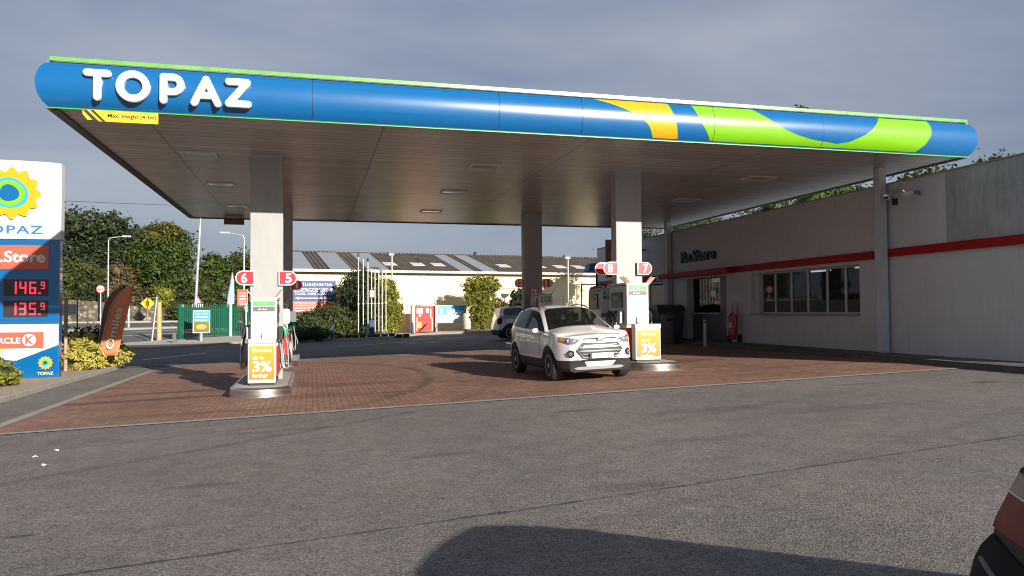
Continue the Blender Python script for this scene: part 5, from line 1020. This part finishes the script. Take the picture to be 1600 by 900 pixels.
for x, y, h, lab in ((5.0, 49.8, 5.2, 'cream lamp post with box head against the warehouse wall'), (15.9, 46.5, 4.6, 'slim pale lamp post behind the roof of the white car')):
    g = empty('lamp_post', (x, y, pz(x, y)), 0, lab, 'lamp post', 'lamp posts along the warehouse wall'); mb = MB(); mb.cyl((0, 0, 0), (0, 0, h), .06, .045); mb.build('pole', 'paintpole', g, smooth=True); mb = MB(); mb.rbox((-.28, -.12, h), (.28, .14, h + .12), .04); hd_ = mb.build('lamp_head', 'bingrey', g); mb = MB(); mb.box((-.2, -.13, h - .12), (.12, .1, h - .002)); mb.build('reflector', 'white', g)
# red air cabinet
rc = empty('air_cabinet', (7.1, 50.3, pz(7, 50.3)), R(4), 'open red air and water cabinet with paper notices by the warehouse', 'cabinet')
mb = MB(); mb.box((-.64, -.25, 0), (.64, .2, 1.75)); mb.build('body', 'cabinet', rc, bevel=.01); mb = MB(); mb.box((-.82, -.42, 0), (-.66, .22, 1.8)); mb.build('side_wing', 'paintpole', rc); mb = MB(); mb.box((.66, -.3, 0), (.74, .2, 1.75)); mb.build('side_wing', 'cabinet', rc)
mb = MB(); mb.box((-.5, -.262, 1.25), (-.08, -.252, 1.58)); mb.box((.12, -.262, 1.3), (.32, -.252, 1.6)); mb.box((.4, -.262, .95), (.48, -.252, 1.55)); mb.box((-.36, -.262, 1.05), (-.2, -.252, 1.2)); mb.box((-.5, -.262, .1), (-.44, -.252, 1.0)); mb.box((.5, -.262, .1), (.56, -.252, 1.0)); mb.build('notices', 'white', rc)
mb = MB(); mb.box((-.38, -.264, .3), (-.18, -.253, .7)); mb.build('yellow_label', 'yellow_s', rc); mb = MB(); mb.box((-.05, -.256, .05), (-.04, -.2505, 1.1)); mb.box((-.6, -.256, 1.14), (.6, -.2505, 1.155)); mb.build('door_gap', 'black', rc)
mb = MB(); mb.box((-.45, -.35, 1.751), (-.1, .1, 1.80)); [mb.box((-.5 + .22 * k, -.3, 1.66), (-.38 + .22 * k, -.2505, 1.73)) for k in range(5)]; mb.build('brackets', 'kerb', rc)
o = MB().tube([(.7, 0, 1.1), (.85, -.1, 1.2), (.9, -.3, .6), (.7, -.5, .05), (.35, -.8, .03), (-.1, -1.1, .03), (-.4, -1.0, .03), (.0, -.6, .4), (.2, -.4, .6)], .03, 8).build('air_hose', 'hose', smooth=True, loc=(7.1, 50.3, pz(7, 50.3))); tag(o, 'black air hose trailing from the red cabinet onto the pavement', 'hose')
tag(MB().box((-.24, 0, 0), (.24, .02, .2)).build('wall_notice', 'white', loc=(7.0, 51.95, 2.35)), 'small white notice on the wall above the red cabinet', 'sign')
bb = empty('bay_board', (8.95, 50.0, pz(9, 50)), R(5), 'blue and white car care board on two posts by the warehouse', 'sign')
for x in (-1.05, .95): mb = MB(); mb.box((x - .06, 0, 0), (x + .06, .1, 1.75)); mb.build('post', 'white', bb)
mb = MB(); mb.box((-1.0, -.06, .55), (.9, -.001, 1.72)); q = mb.build('frame', 'white', bb); mb = MB(); mb.box((-.94, -.066, 1.1), (.86, -.061, 1.66)); mb.build('blue_print', 'lblue', q)
mb = MB(); mb.box((-.85, -.07, 1.52), (.5, -.067, 1.56)); mb.box((-.8, -.07, 1.18), (-.62, -.067, 1.45)); mb.box((.3, -.07, 1.2), (.5, -.067, 1.4)); P = [(-.1 + .32 * math.cos(2 * PI * i / 20), 1.3 + .13 * math.sin(2 * PI * i / 20)) for i in range(20)]; mb.poly(P, -.07, -.067); mb.build('print', 'white', q)
wb = empty('waste_bin', (9.75, 48.9, pz(9.7, 48.9)), 0, 'cream round waste bin before the blue and white board', 'bin'); mb = MB(); mb.lathe([(.24, .12), (.26, .15), (.27, .95), (.27, 1.08), (.2, 1.16), (.03, 1.18)], n=20); mb.build('body', 'paintpole', wb, smooth=True); mb = MB(); mb.cyl((0, 0, 0), (0, 0, .12), .16); mb.build('foot', 'black', wb); mb = MB(); mb.box((.1, -.28, .85), (.3, -.1, .97)); mb.build('slot', 'black', wb)

# ---------------------------------------------------------------- cars
def make_car(loc, rz, label, paint, hatch=0, Ht=1.62, Hb=1.0, Lf=2.0, Lr=2.0, name='car', slant=.22):
    g = empty(name, loc, rz, label, 'car')
    K = Ht / 1.62; AF, AR, WR = -1.22, 1.30, .335
    # stations: (y, halfwidth, sill z, shoulder z, belt z, top z, top halfwidth, kind)
    mb = MB(); rows = []
    def arch(y):
        z = .25
        for c in (AF, AR):
            d = abs(y - c)
            if d < .40: z = max(z, .34 + math.sqrt(max(0, .40 ** 2 - d ** 2)) - .0)
        return z
    hz = lambda y: .93 + (.13 if Ht > 1.55 else .08) * sm(-Lf + .05, -.9, y) - .10 * sm(-Lf + .35, -Lf, -(-y)) * 0       # hood height on the axis
    YS = [-Lf + .05, -Lf + .15, -1.74, AF - .40, AF - .36, AF - .22, AF, AF + .22, AF + .36, AF + .40, -.62, -.28, .02, .35, .62, AR - .40, AR - .36, AR - .22, AR, AR + .22, AR + .36, AR + .40, Lr - .14]
    yc0, yr0 = AF + .36, (.35 if slant > .4 else .0)                                # cowl and front edge of the roof (along the side)
    def station(y):
        hw = .885 - .24 * max(0, (-1.3 - y) / .65) ** 2.4 - .07 * sm(1.35, Lr, y)
        a = arch(y); sh = .90 + .08 * sm(-1.9, -1.3, y) + .05 * sm(-1.3, .9, y)          # shoulder
        sh -= .1 if slant > .4 else 0; bt = sh + .06 + .05 * sm(.6, 1.7, y)
        if y <= yc0: top = bt; f = 0
        elif y < yr0: f = (y - yc0) / (yr0 - yc0)
        else: f = 1
        roofz = Ht - .0 - .05 * (1 - sm(yr0, .7, y)) - .09 * sm(.9, Lr, y)
        z7 = bt + (roofz - .09 - bt) * f; x7 = (hw - .07) + (.62 - (hw - .07)) * f
        back = 0
        if y > AR + .2 : back = (y - AR - .2) / (Lr - AR - .2)
        hood = .975 * K + .175 * sm(-Lf, yc0, y)
        z9 = hood if f == 0 else (hood + (roofz - hood) * f)
        P = [(0, .2), (hw - .12, .2), (hw - .01, a), (hw + .012, max(a + .05, .46 if a < .4 else a + .045)), (hw, max(.72, a + .08)), (hw - .01, sh), (hw - .05, bt), (x7, z7)]
        if f == 0:
            x8 = x7 - .05; P += [(x8, max(z7, bt) + .012), (x8 * .55, hood + .006), (0, hood + .015)]
        else:
            P += [(x7 - .075, z7 + .04 + .02 * f), (x7 * .5, z9 - .02 - .0 * f), (0, z9)]
        kk = 1 - sm(-1.95, -1.5, y); DY = (.08, .08, .07, .0, .0, .03, .09, .15, .16, .13, .12); RB = (.1, .05, 0, .0, .06, .2, .42, .85, .9, 1, 1) if slant < .4 else (.1, .02, 0, 0, .14, .42, 1.0, 1.5, 1.5, 1.5, 1.5); return [(px, y + DY[i] * kk - (slant * back * RB[i]), pz_) for i, (px, pz_) in enumerate(P)]
    ST = [station(y) for y in YS]; nl = len(ST[0])
    # cowl curve: push the screen base forward on the axis
    for i, y in enumerate(YS):
        for j in (8, 9, 10):
            k = (0, .3, 1)[j - 8]
            x_, y_, z_ = ST[i][j]
            if yc0 - .3 < y < yr0 + .1: ST[i][j] = (x_, y_ - .14 * k, z_)
    # nose and tail curvature in plan
    def full(st): return st + [(-x, y, z) for x, y, z in st[-2::-1]]
    F = [full(s) for s in ST]; m = len(F[0])
    matof = []
    for i in range(len(F) - 1):
        y = (YS[i] + YS[i + 1]) / 2
        for j in range(m - 1):
            jj = min(j, m - 2 - j)         # strip between line jj and jj+1
            k = 0
            if jj <= 1: k = 1
            elif jj == 2: k = 1
            if jj == 6 and YS[i] >= yc0 - .01 and YS[i + 1] <= AR + .37: k = 3
            if jj in (8, 9) and YS[i] >= yc0 - .01 and YS[i + 1] <= yr0 + .03: k = 2
            if k == 3 and YS[i] >= .34 and YS[i + 1] <= .63: k = 0 if False else 5
            if jj in (4,) and YS[i] >= AR + .39: k = 4
            if jj == 5 and YS[i] >= AR + .39 and paint == 'cdark': k = 5
            matof.append(k)
    vs = [p for r in F for p in r]; fs = [(i * m + j, i * m + j + 1, (i + 1) * m + j + 1, (i + 1) * m + j) for i in range(len(F) - 1) for j in range(m - 1)]
    # caps: rows are the side lines joined across
    def cap(idx, front):
        base = idx * m; st = ST[idx]; y0_ = YS[idx]; xs_ = [1, .93, .5, 0, -.5, -.93, -1] if front else [1, .72, .4, 0, -.4, -.72, -1]
        tops = [7, 8, 9, 10, m - 1 - 9, m - 1 - 8, m - 1 - 7]
        lines = [1, 2, 3, 4, 5, 6, 7]; grid_ = []
        for li in lines:
            row = []
            px, py, pz_ = st[li]
            for q, xf in enumerate(xs_):
                if li == 7: row.append(base + tops[q]); continue
                if q == 0: row.append(base + li); continue
                if q == 6: row.append(base + m - 1 - li); continue
                prof = {1: .03, 2: .06, 3: .08, 4: .085, 5: .075, 6: .06}[li] if front else ({1: .04, 2: .13, 3: .15, 4: .11, 5: .06, 6: .01}[li] if slant < .4 else {1: .03, 2: .07, 3: .07, 4: .02, 5: .01, 6: .0}[li])
                cr_ = 1 - abs(xf) ** 2.6; dy = (prof * (.35 + .65 * cr_) if abs(xf) < .99 else 0) ; tz_ = ST[idx][tops[q]][2] if q <= 3 else ST[idx][tops[6 - q]][2]
                zz_ = pz_
                if li >= 5: zz_ = pz_ + (tz_ - ST[idx][7][2]) * {5: .1, 6: .55}[li]
                if li in (1,): zz_ = .22
                if li == 2: zz_ = .30
                if li == 3: zz_ = .47
                vs.append((px * xf, py + (-dy if front else dy), zz_)); row.append(len(vs) - 1)
            grid_.append(row)
        for r in range(len(grid_) - 1):
            for c in range(6):
                fs.append((grid_[r][c], grid_[r][c + 1], grid_[r + 1][c + 1], grid_[r + 1][c]) if not front else (grid_[r][c], grid_[r + 1][c], grid_[r + 1][c + 1], grid_[r][c + 1]))
                k = 1 if r == 0 else 0
                if front and r == 1 and c in (0, 1, 4, 5): k = 1
                if not front:
                    k = 1 if r <= 1 else 0
                    if r == 3 and c in (0, 5): k = 4
                    if r == 4 and c in (0, 5) and paint == 'cdark': k = 5
                    if r == 5 and 1 <= c <= 4 : k = 2
                matof.append(k)
    cap(0, True); cap(len(F) - 1, False)
    me = bpy.data.meshes.new('tmp'); me.from_pydata(vs, [], fs)
    mats = [paint, 'cbump' if paint == 'cdark' else 'cblack', 'cglass', 'cglass', 'taill', 'taildark' if paint == 'cdark' else 'cblack']
    for x in mats: me.materials.append(M[x])
    me.polygons.foreach_set('material_index', matof)
    ob = bpy.data.objects.new('tmp', me); C.objects.link(ob); sd = ob.modifiers.new('s', 'SUBSURF'); sd.levels = 2; sd.render_levels = 2
    cr = me.attributes.new('crease_edge', 'FLOAT', 'EDGE')
    for e_ in me.edges:
        a_, b_ = e_.vertices; ks = [matof[fi] for fi, p in enumerate(me.polygons) if False]
    # crease edges between different materials so that windows and cladding keep crisp borders
    em = {}
    for p, k in zip(me.polygons, matof):
        for ek in p.edge_keys: em.setdefault(ek, []).append(k)
    for e_ in me.edges:
        ks = em.get(tuple(sorted(e_.vertices)), em.get(e_.key, []))
        if len(set(ks)) > 1: cr.data[e_.index].value = .55
    dg = bpy.context.evaluated_depsgraph_get(); dg.update(); ev = bpy.data.meshes.new_from_object(ob.evaluated_get(dg)); bpy.data.objects.remove(ob)
    names = ['body', 'cladding', 'windscreen', 'side_window', 'tail_light', 'pillar']
    bm = bmesh.new(); bm.from_mesh(ev); bmesh.ops.recalc_face_normals(bm, faces=bm.faces); bm.to_mesh(ev)
    parts = {}
    for k in range(6):
        b2 = bm.copy(); bmesh.ops.delete(b2, geom=[f for f in b2.faces if f.material_index != k], context='FACES')
        if not b2.faces: b2.free(); continue
        groups = [None]
        if k in (2, 3, 4, 5):              # separate left/right or front/rear pieces
            pieces = []
            todo = set(b2.faces)
            while todo:
                f0 = todo.pop(); grp = {f0}; stack = [f0]
                while stack:
                    f1 = stack.pop()
                    for e_ in f1.edges:
                        for f2 in e_.link_faces:
                            if f2 in todo: todo.discard(f2); grp.add(f2); stack.append(f2)
                pieces.append(grp)
        else: pieces = [set(b2.faces)]
        for grp in pieces:
            idx = {}; V_2 = []; F_2 = []
            for f in grp:
                t = []
                for v in f.verts:
                    if v.index not in idx: idx[v.index] = len(V_2); V_2.append(tuple(v.co))
                    t.append(idx[v.index])
                F_2.append(t)
            m2 = bpy.data.meshes.new(names[k]); m2.from_pydata(V_2, [], F_2); m2.materials.append(M[mats[k]]); m2.polygons.foreach_set('use_smooth', [True] * len(F_2)); m2.set_sharp_from_angle(angle=R(50))
            yy = sum(v[1] for v in V_2) / len(V_2)
            nm = names[k] if not (k == 2 and yy > 0.9) else 'rear_window'
            o = bpy.data.objects.new(nm, m2); C.objects.link(o); o.parent = g; parts.setdefault(nm, []).append(o)
        b2.free()
    bm.free()
    # wheels
    for x in (-.80, .80):
        for y in (AF, AR):
            s = 1 if x > 0 else -1; mb = MB(); mb.lathe([(.20, -.1), (.31, -.11), (WR, -.07), (WR, .07), (.31, .11), (.22, .1), (.2, .08)], (x * .975, y, WR), 28, 'X'); w_ = mb.build('wheel', 'rubber', g, smooth=True)
            mb = MB(); xo = x * .975 + s * .085
            mb.lathe([(.235, -.03 * s), (.225, .018 * s), (.205, .018 * s), (.2, -.03 * s)], (xo, y, WR), 28, 'X')
            for q in range(5):
                t = 2 * PI * q / 5 + .3; a = Vector((0, math.cos(t), math.sin(t))); b = Vector((0, -math.sin(t), math.cos(t))); c0 = Vector((xo, y, WR))
                pts = [c0 + a * .04 + b * .035, c0 + a * .04 - b * .035, c0 + a * .21 - b * .028, c0 + a * .21 + b * .028]; mb.prism([p + Vector((-.02 * s, 0, 0)) for p in pts], [p + Vector((.012 * s, 0, 0)) for p in pts])
            mb.cyl((xo - .02 * s, y, WR), (xo + .02 * s, y, WR), .055, n=14); mb.build('rim', 'alum', w_, smooth=True); mb = MB(); mb.cyl((xo - .09 * s, y, WR), (xo - .04 * s, y, WR), .2, n=20); mb.build('brake_disc', 'black', w_)
    mb = MB(); mb.box((-.72, -1.75, .3), (.72, 1.85, .62)); mb.build('underbody', 'black', g)
    for x in (-.38, .38):                   # seats
        mb = MB(); mb.rbox((x - .24, -.05, .6), (x + .24, .45, .75), .04); mb.rbox((x - .23, .42, .7), (x + .23, .54, 1.22), .05, 3, 1); mb.rbox((x - .12, .44, 1.24), (x + .12, .53, 1.42), .05, 3, 1); mb.build('seat', 'seat', g, bevel=.015)
    mb = MB(); mb.rbox((-.6, 1.15, .6), (.6, 1.28, 1.25), .05, 3, 1); mb.build('seat', 'seat', g); mb = MB(); mb.box((-.7, -.82, .75), (.7, -.55, 1.0)); mb.build('dashboard', 'black', g, bevel=.03)
    mb = MB(); mb.tube([(.36 + .18 * math.cos(2 * PI * i / 20), -.42 + .06 * math.sin(2 * PI * i / 20), 1.0 + .17 * math.sin(2 * PI * i / 20)) for i in range(21)], .014, 6); mb.build('steering_wheel', 'black', g)
    for s in (-1, 1):                       # mirrors, handles, roof rails
        if paint == 'cdark': continue
        mb = MB(); mb.rbox((min(s * .91, s * 1.05), -.69, 1.03), (max(s * .91, s * 1.05), -.60, 1.12), .035, 4, 1); mr_ = mb.build('wing_mirror', paint, g, bevel=.02, smooth=True); mb = MB(); mb.box((min(s * .82, s * .93), -.68, 1.0), (max(s * .82, s * .93), -.62, 1.06)); mb.build('mirror_arm', 'black', mr_)
        for y in (.18, 1.0):
            mb = MB(); mb.rbox((min(s * .88, s * .915), y, .87), (max(s * .88, s * .915), y + .17, .9), .01, 2, 1); mb.build('door_handle', paint, g, bevel=.006)
        mb = MB(); mb.tube([(s * .60, .1, Ht - .1), (s * .585, .25, Ht - .03), (s * .58, .8, Ht - .01), (s * .57, 1.3, Ht - .04), (s * .58, 1.5, Ht - .1)], .016, 6); mb.build('roof_rail', 'black', g, smooth=True)
        for y in (-.60, .33, .98 if False else 1.12):
            pass
    return g, parts
# white compact suv -------------------------------------------------
cx_, cy_ = 5.78, 16.98
car, parts = make_car((cx_, cy_, T(cx_, cy_) + .008), R(1.5), 'white compact SUV with chrome grille parked between the pump islands', 'paint')
car.rotation_euler = (0, -math.atan(.0308), R(1.5))
from mathutils.bvhtree import BVHTree
bmx = bmesh.new()
for nm in ('body', 'cladding'):
    for o in parts[nm]: bmx.from_mesh(o.data)
bv = BVHTree.FromBMesh(bmx); bmx.free()
def front_y(x, z):
    h_ = bv.ray_cast(Vector((x, -4, z)), Vector((0, 1, 0)))[0]
    return h_.y if h_ is not None and h_.y < -1.2 else -1.75
def fband(name, m, xs, lo, hi, off, par, rows=4):
    """panel that follows the curved nose; lo/hi give its lower and upper edge at each x"""
    G = [[(x, front_y(x, a + (b - a) * r / rows) - off, a + (b - a) * r / rows) for x, a, b in zip(xs, lo, hi)] for r in range(rows + 1)]
    mb = MB(); mb.grid(G); E = G[0] + [g[-1] for g in G[1:-1]] + G[-1][::-1] + [g[0] for g in G[-2:0:-1]]; E.append(E[0])
    mb.grid([E, [(x, y + off + .02, z) for x, y, z in E]]); return mb.build(name, m, par)
def hexband(name, m, w, z0, z1, k, off, par, n=18):
    xs = [-w + 2 * w * i / n for i in range(n + 1)]; zm = (z0 + z1) / 2; f = [min(1, (w - abs(x)) / k + .02) for x in xs]
    return fband(name, m, xs, [zm + (z0 - zm) * q for q in f], [zm + (z1 - zm) * q for q in f], off, par)
gr = hexband('grille', 'black', .50, .53, .81, .13, .02, car)
for z, w, hg, mt in ((.715, .46, .030, 'chrome'), (.635, .48, .030, 'chrome'), (.765, .38, .008, 'galv'), (.585, .42, .008, 'galv')): hexband('grille_bar', mt, w, z, z + hg, .03, .034, gr)
P = [(-.52, .67)] + [(-.39 + .78 * i / 8, .825) for i in range(9)] + [(.52, .67)] + [(.39 - .78 * i / 8, .515) for i in range(9)]
A = [(x, front_y(x, z) - .028, z) for x, z in P]; MB().tube([Vector(a) for a in A] + [Vector(A[0])], .016, 6).build('grille_surround', 'chrome', gr, smooth=True)
hexband('upper_slot', 'black', .40, .89, .912, .02, .012, car)
hexband('lower_intake', 'black', .46, .435, .48, .08, .015, car)
hexband('skid_plate', 'pumpgrey', .56, .26, .325, .08, .012, car)
mb = MB(); yp = front_y(0, .56) - .055; mb.box((-.26, yp - .01, .50), (.26, yp, .605)); pl_ = mb.build('number_plate', 'plate', car); mb = MB(); mb.box((-.26, yp - .013, .50), (-.215, yp - .0105, .605)); mb.build('country_band', 'blue', pl_)
text('151 C 1739', 'labgrey', pl_, (-.19, .52, .23, .585), yp - .011, .001, .05)
mb = MB(); mb.lathe([(.065, 0), (.06, -.012), (.01, -.015)], (0, front_y(0, .88) - .04, .88), 24, 'Y'); bd = mb.build('badge', 'chrome', car, smooth=True); bd.scale = (1, 1, 1)
for s in (-1, 1):
    hx = [.40 + .40 * i / 12 for i in range(13)]; lo = [.885 - .085 * sm(.4, .56, x) + .05 * sm(.68, .8, x) for x in hx]; hi = [.895 + .055 * sm(.4, .8, x) for x in hx]
    h_ = fband('headlight', 'lampclear', [s * x for x in hx], lo, hi, .012, car)
    for x, r in ((.55, .03), (.66, .036)): y_ = front_y(s * x, .875) - .013; mb = MB(); mb.cyl((s * x, y_ - .006, .87), (s * x, y_ + .02, .87), r, n=16); mb.build('reflector', 'chrome', h_, smooth=True)
    ax = [.735 + .06 * i / 4 for i in range(5)]; fband('indicator', 'amber', [s * x for x in ax], [.86 + .2 * (x - .735) for x in ax], [.935] * 5, .018, h_)
    hit = bv.ray_cast(Vector((s * .64, -4, .60)), Vector((0, 1, 0))); p_, n_ = hit[0], hit[1].normalized()
    if n_.y > 0: n_ = -n_
    mb = MB(); mb.cyl(p_ - n_ * .03, p_ + n_ * .008, .085, n=6); fl_ = mb.build('fog_light', 'black', car)
    mb = MB(); mb.cyl(p_, p_ + n_ * .014, .048, .045, n=18); mb.build('fog_lens', 'lampclear', fl_, smooth=True)
mb = MB(); mb.tube([(0, .15, 1.60), (0, .10, 1.75), (0, .06, 1.86)], .006, 5); mb.build('antenna', 'black', car)
for s, y in ((-.3, -.85),): mb = MB(); mb.tube([(-.55, -1.03, 1.09), (-.1, -1.02, 1.12)], .008, 5); mb.tube([(.05, -1.02, 1.12), (.5, -1.03, 1.09)], .008, 5); mb.build('wiper', 'black', car)
mb = MB(); mb.rbox((-.1, -.28, 1.42), (.1, -.25, 1.47), .02, 3, 1); mb.build('interior_mirror', 'black', car)
bmx = bmesh.new(); [bmx.from_mesh(o.data) for o in parts['body']]; bs_ = BVHTree.FromBMesh(bmx); bmx.free()
for s in (-1, 1):
    for y0_, y1_ in ((-.66, -.62), (.36, .34), (1.05, .92)):
        P = []
        for i in range(9):
            t = i / 8; h_ = bs_.ray_cast(Vector((s * 3, y0_ + (y1_ - y0_) * t, .52 + .46 * t)), Vector((-s, 0, 0)))[0]
            if h_ is not None and abs(h_.x) > .7: P.append(h_)
        if len(P) > 2: MB().tube(P, .006, 4).build('door_seam', 'black', car)
# silver suv behind ---------------------------------------------------
sx_, sy_ = 10.35, 35.6
c2, p2 = make_car((sx_, sy_, T(sx_, sy_) + .008), R(88), 'silver grey SUV half hidden behind the white car and column', 'silver', Ht=1.60)
# black hatchback beside the viewer: only its rear corner shows ---------
c3, p3 = make_car((3.69, .78, T(3.7, .8)), R(58), 'black hatchback whose rear corner cuts into the bottom right', 'cdark', Ht=1.41, slant=.48)

bmx = bmesh.new()
for nm in ('body', 'cladding', 'tail_light', 'pillar'):
    for o in p3.get(nm, []): bmx.from_mesh(o.data)
bv3 = BVHTree.FromBMesh(bmx); bmx.free()
def rear_y(x, z):
    h_ = bv3.ray_cast(Vector((x, 4, z)), Vector((0, -1, 0)))[0]
    return h_.y if h_ is not None and h_.y > 1.0 else 1.6
def rband(name, m, x0, x1, lo, hi, off, par, n=12, rows=4, rnd=0):
    xs = [x0 + (x1 - x0) * i / n for i in range(n + 1)]
    G = []
    for r in range(rows + 1):
        row = []
        for i, x in enumerate(xs):
            a, b = lo(x), hi(x); z = a + (b - a) * r / rows; k = off * (1 - (rnd * (2 * r / rows - 1) ** 4)); row.append((x, rear_y(x, z) + k, z))
        G.append(row)
    mb = MB(); mb.grid(G); E = G[0] + [g[-1] for g in G[1:-1]] + G[-1][::-1] + [g[0] for g in G[-2:0:-1]]; E.append(E[0])
    mb.grid([E, [(x, y - off - .02, z) for x, y, z in E]]); return mb.build(name, m, par, smooth=True)
for s in (-1, 1):
    t_ = rband('tail_lamp', 'taill', s * .80, s * .36, lambda x: .70 + .06 * (.8 - abs(x)), lambda x: .835 + .03 * (.8 - abs(x)), .014, c3)
    rband('upper_lens', 'taildark', s * .80, s * .36, lambda x: .845 + .03 * (.8 - abs(x)), lambda x: .955 - .05 * (.8 - abs(x)), .014, t_); rband('lens_trim', 'galv', s * .80, s * .36, lambda x: .836 + .03 * (.8 - abs(x)), lambda x: .843 + .03 * (.8 - abs(x)), .017, t_)
rband('rear_bumper', 'cbump', -.80, .80, lambda x: .30, lambda x: .67, .055, c3, 24, 8, .8)
rband('bumper_strip', 'bingrey', -.70, .70, lambda x: .60, lambda x: .608, .057, c3, 24, 1)

# ---------------------------------------------------------------- small things on the asphalt
for x, y, a, lab in ((-3.3, 10.66, .3, 'crumpled white paper scrap, the left one on the asphalt'), (-3.0, 9.99, 1.2, 'white paper scrap nearest the viewer on the left asphalt'), (-3.18, 11.05, 2.2, 'white paper scrap nearest the brick edge on the left')):
    mb = MB(); mb.grid([[(-.03, -.02, 0), (0, -.02, .015), (.03, -.015, .003)], [(-.03, .015, .01), (.0, .02, .022), (.025, .02, .0)]]); o = mb.build('paper_scrap', 'paper', loc=(x, y, T(x, y) + .006)); o.rotation_euler = (0, 0, a); o.modifiers.new('t', 'SOLIDIFY').thickness = .002; tag(o, lab, 'litter', 'white paper scraps on the asphalt')
for x, y, rx, ry, nm in ((1.62, 13.0, 1, 1, ''),): pass
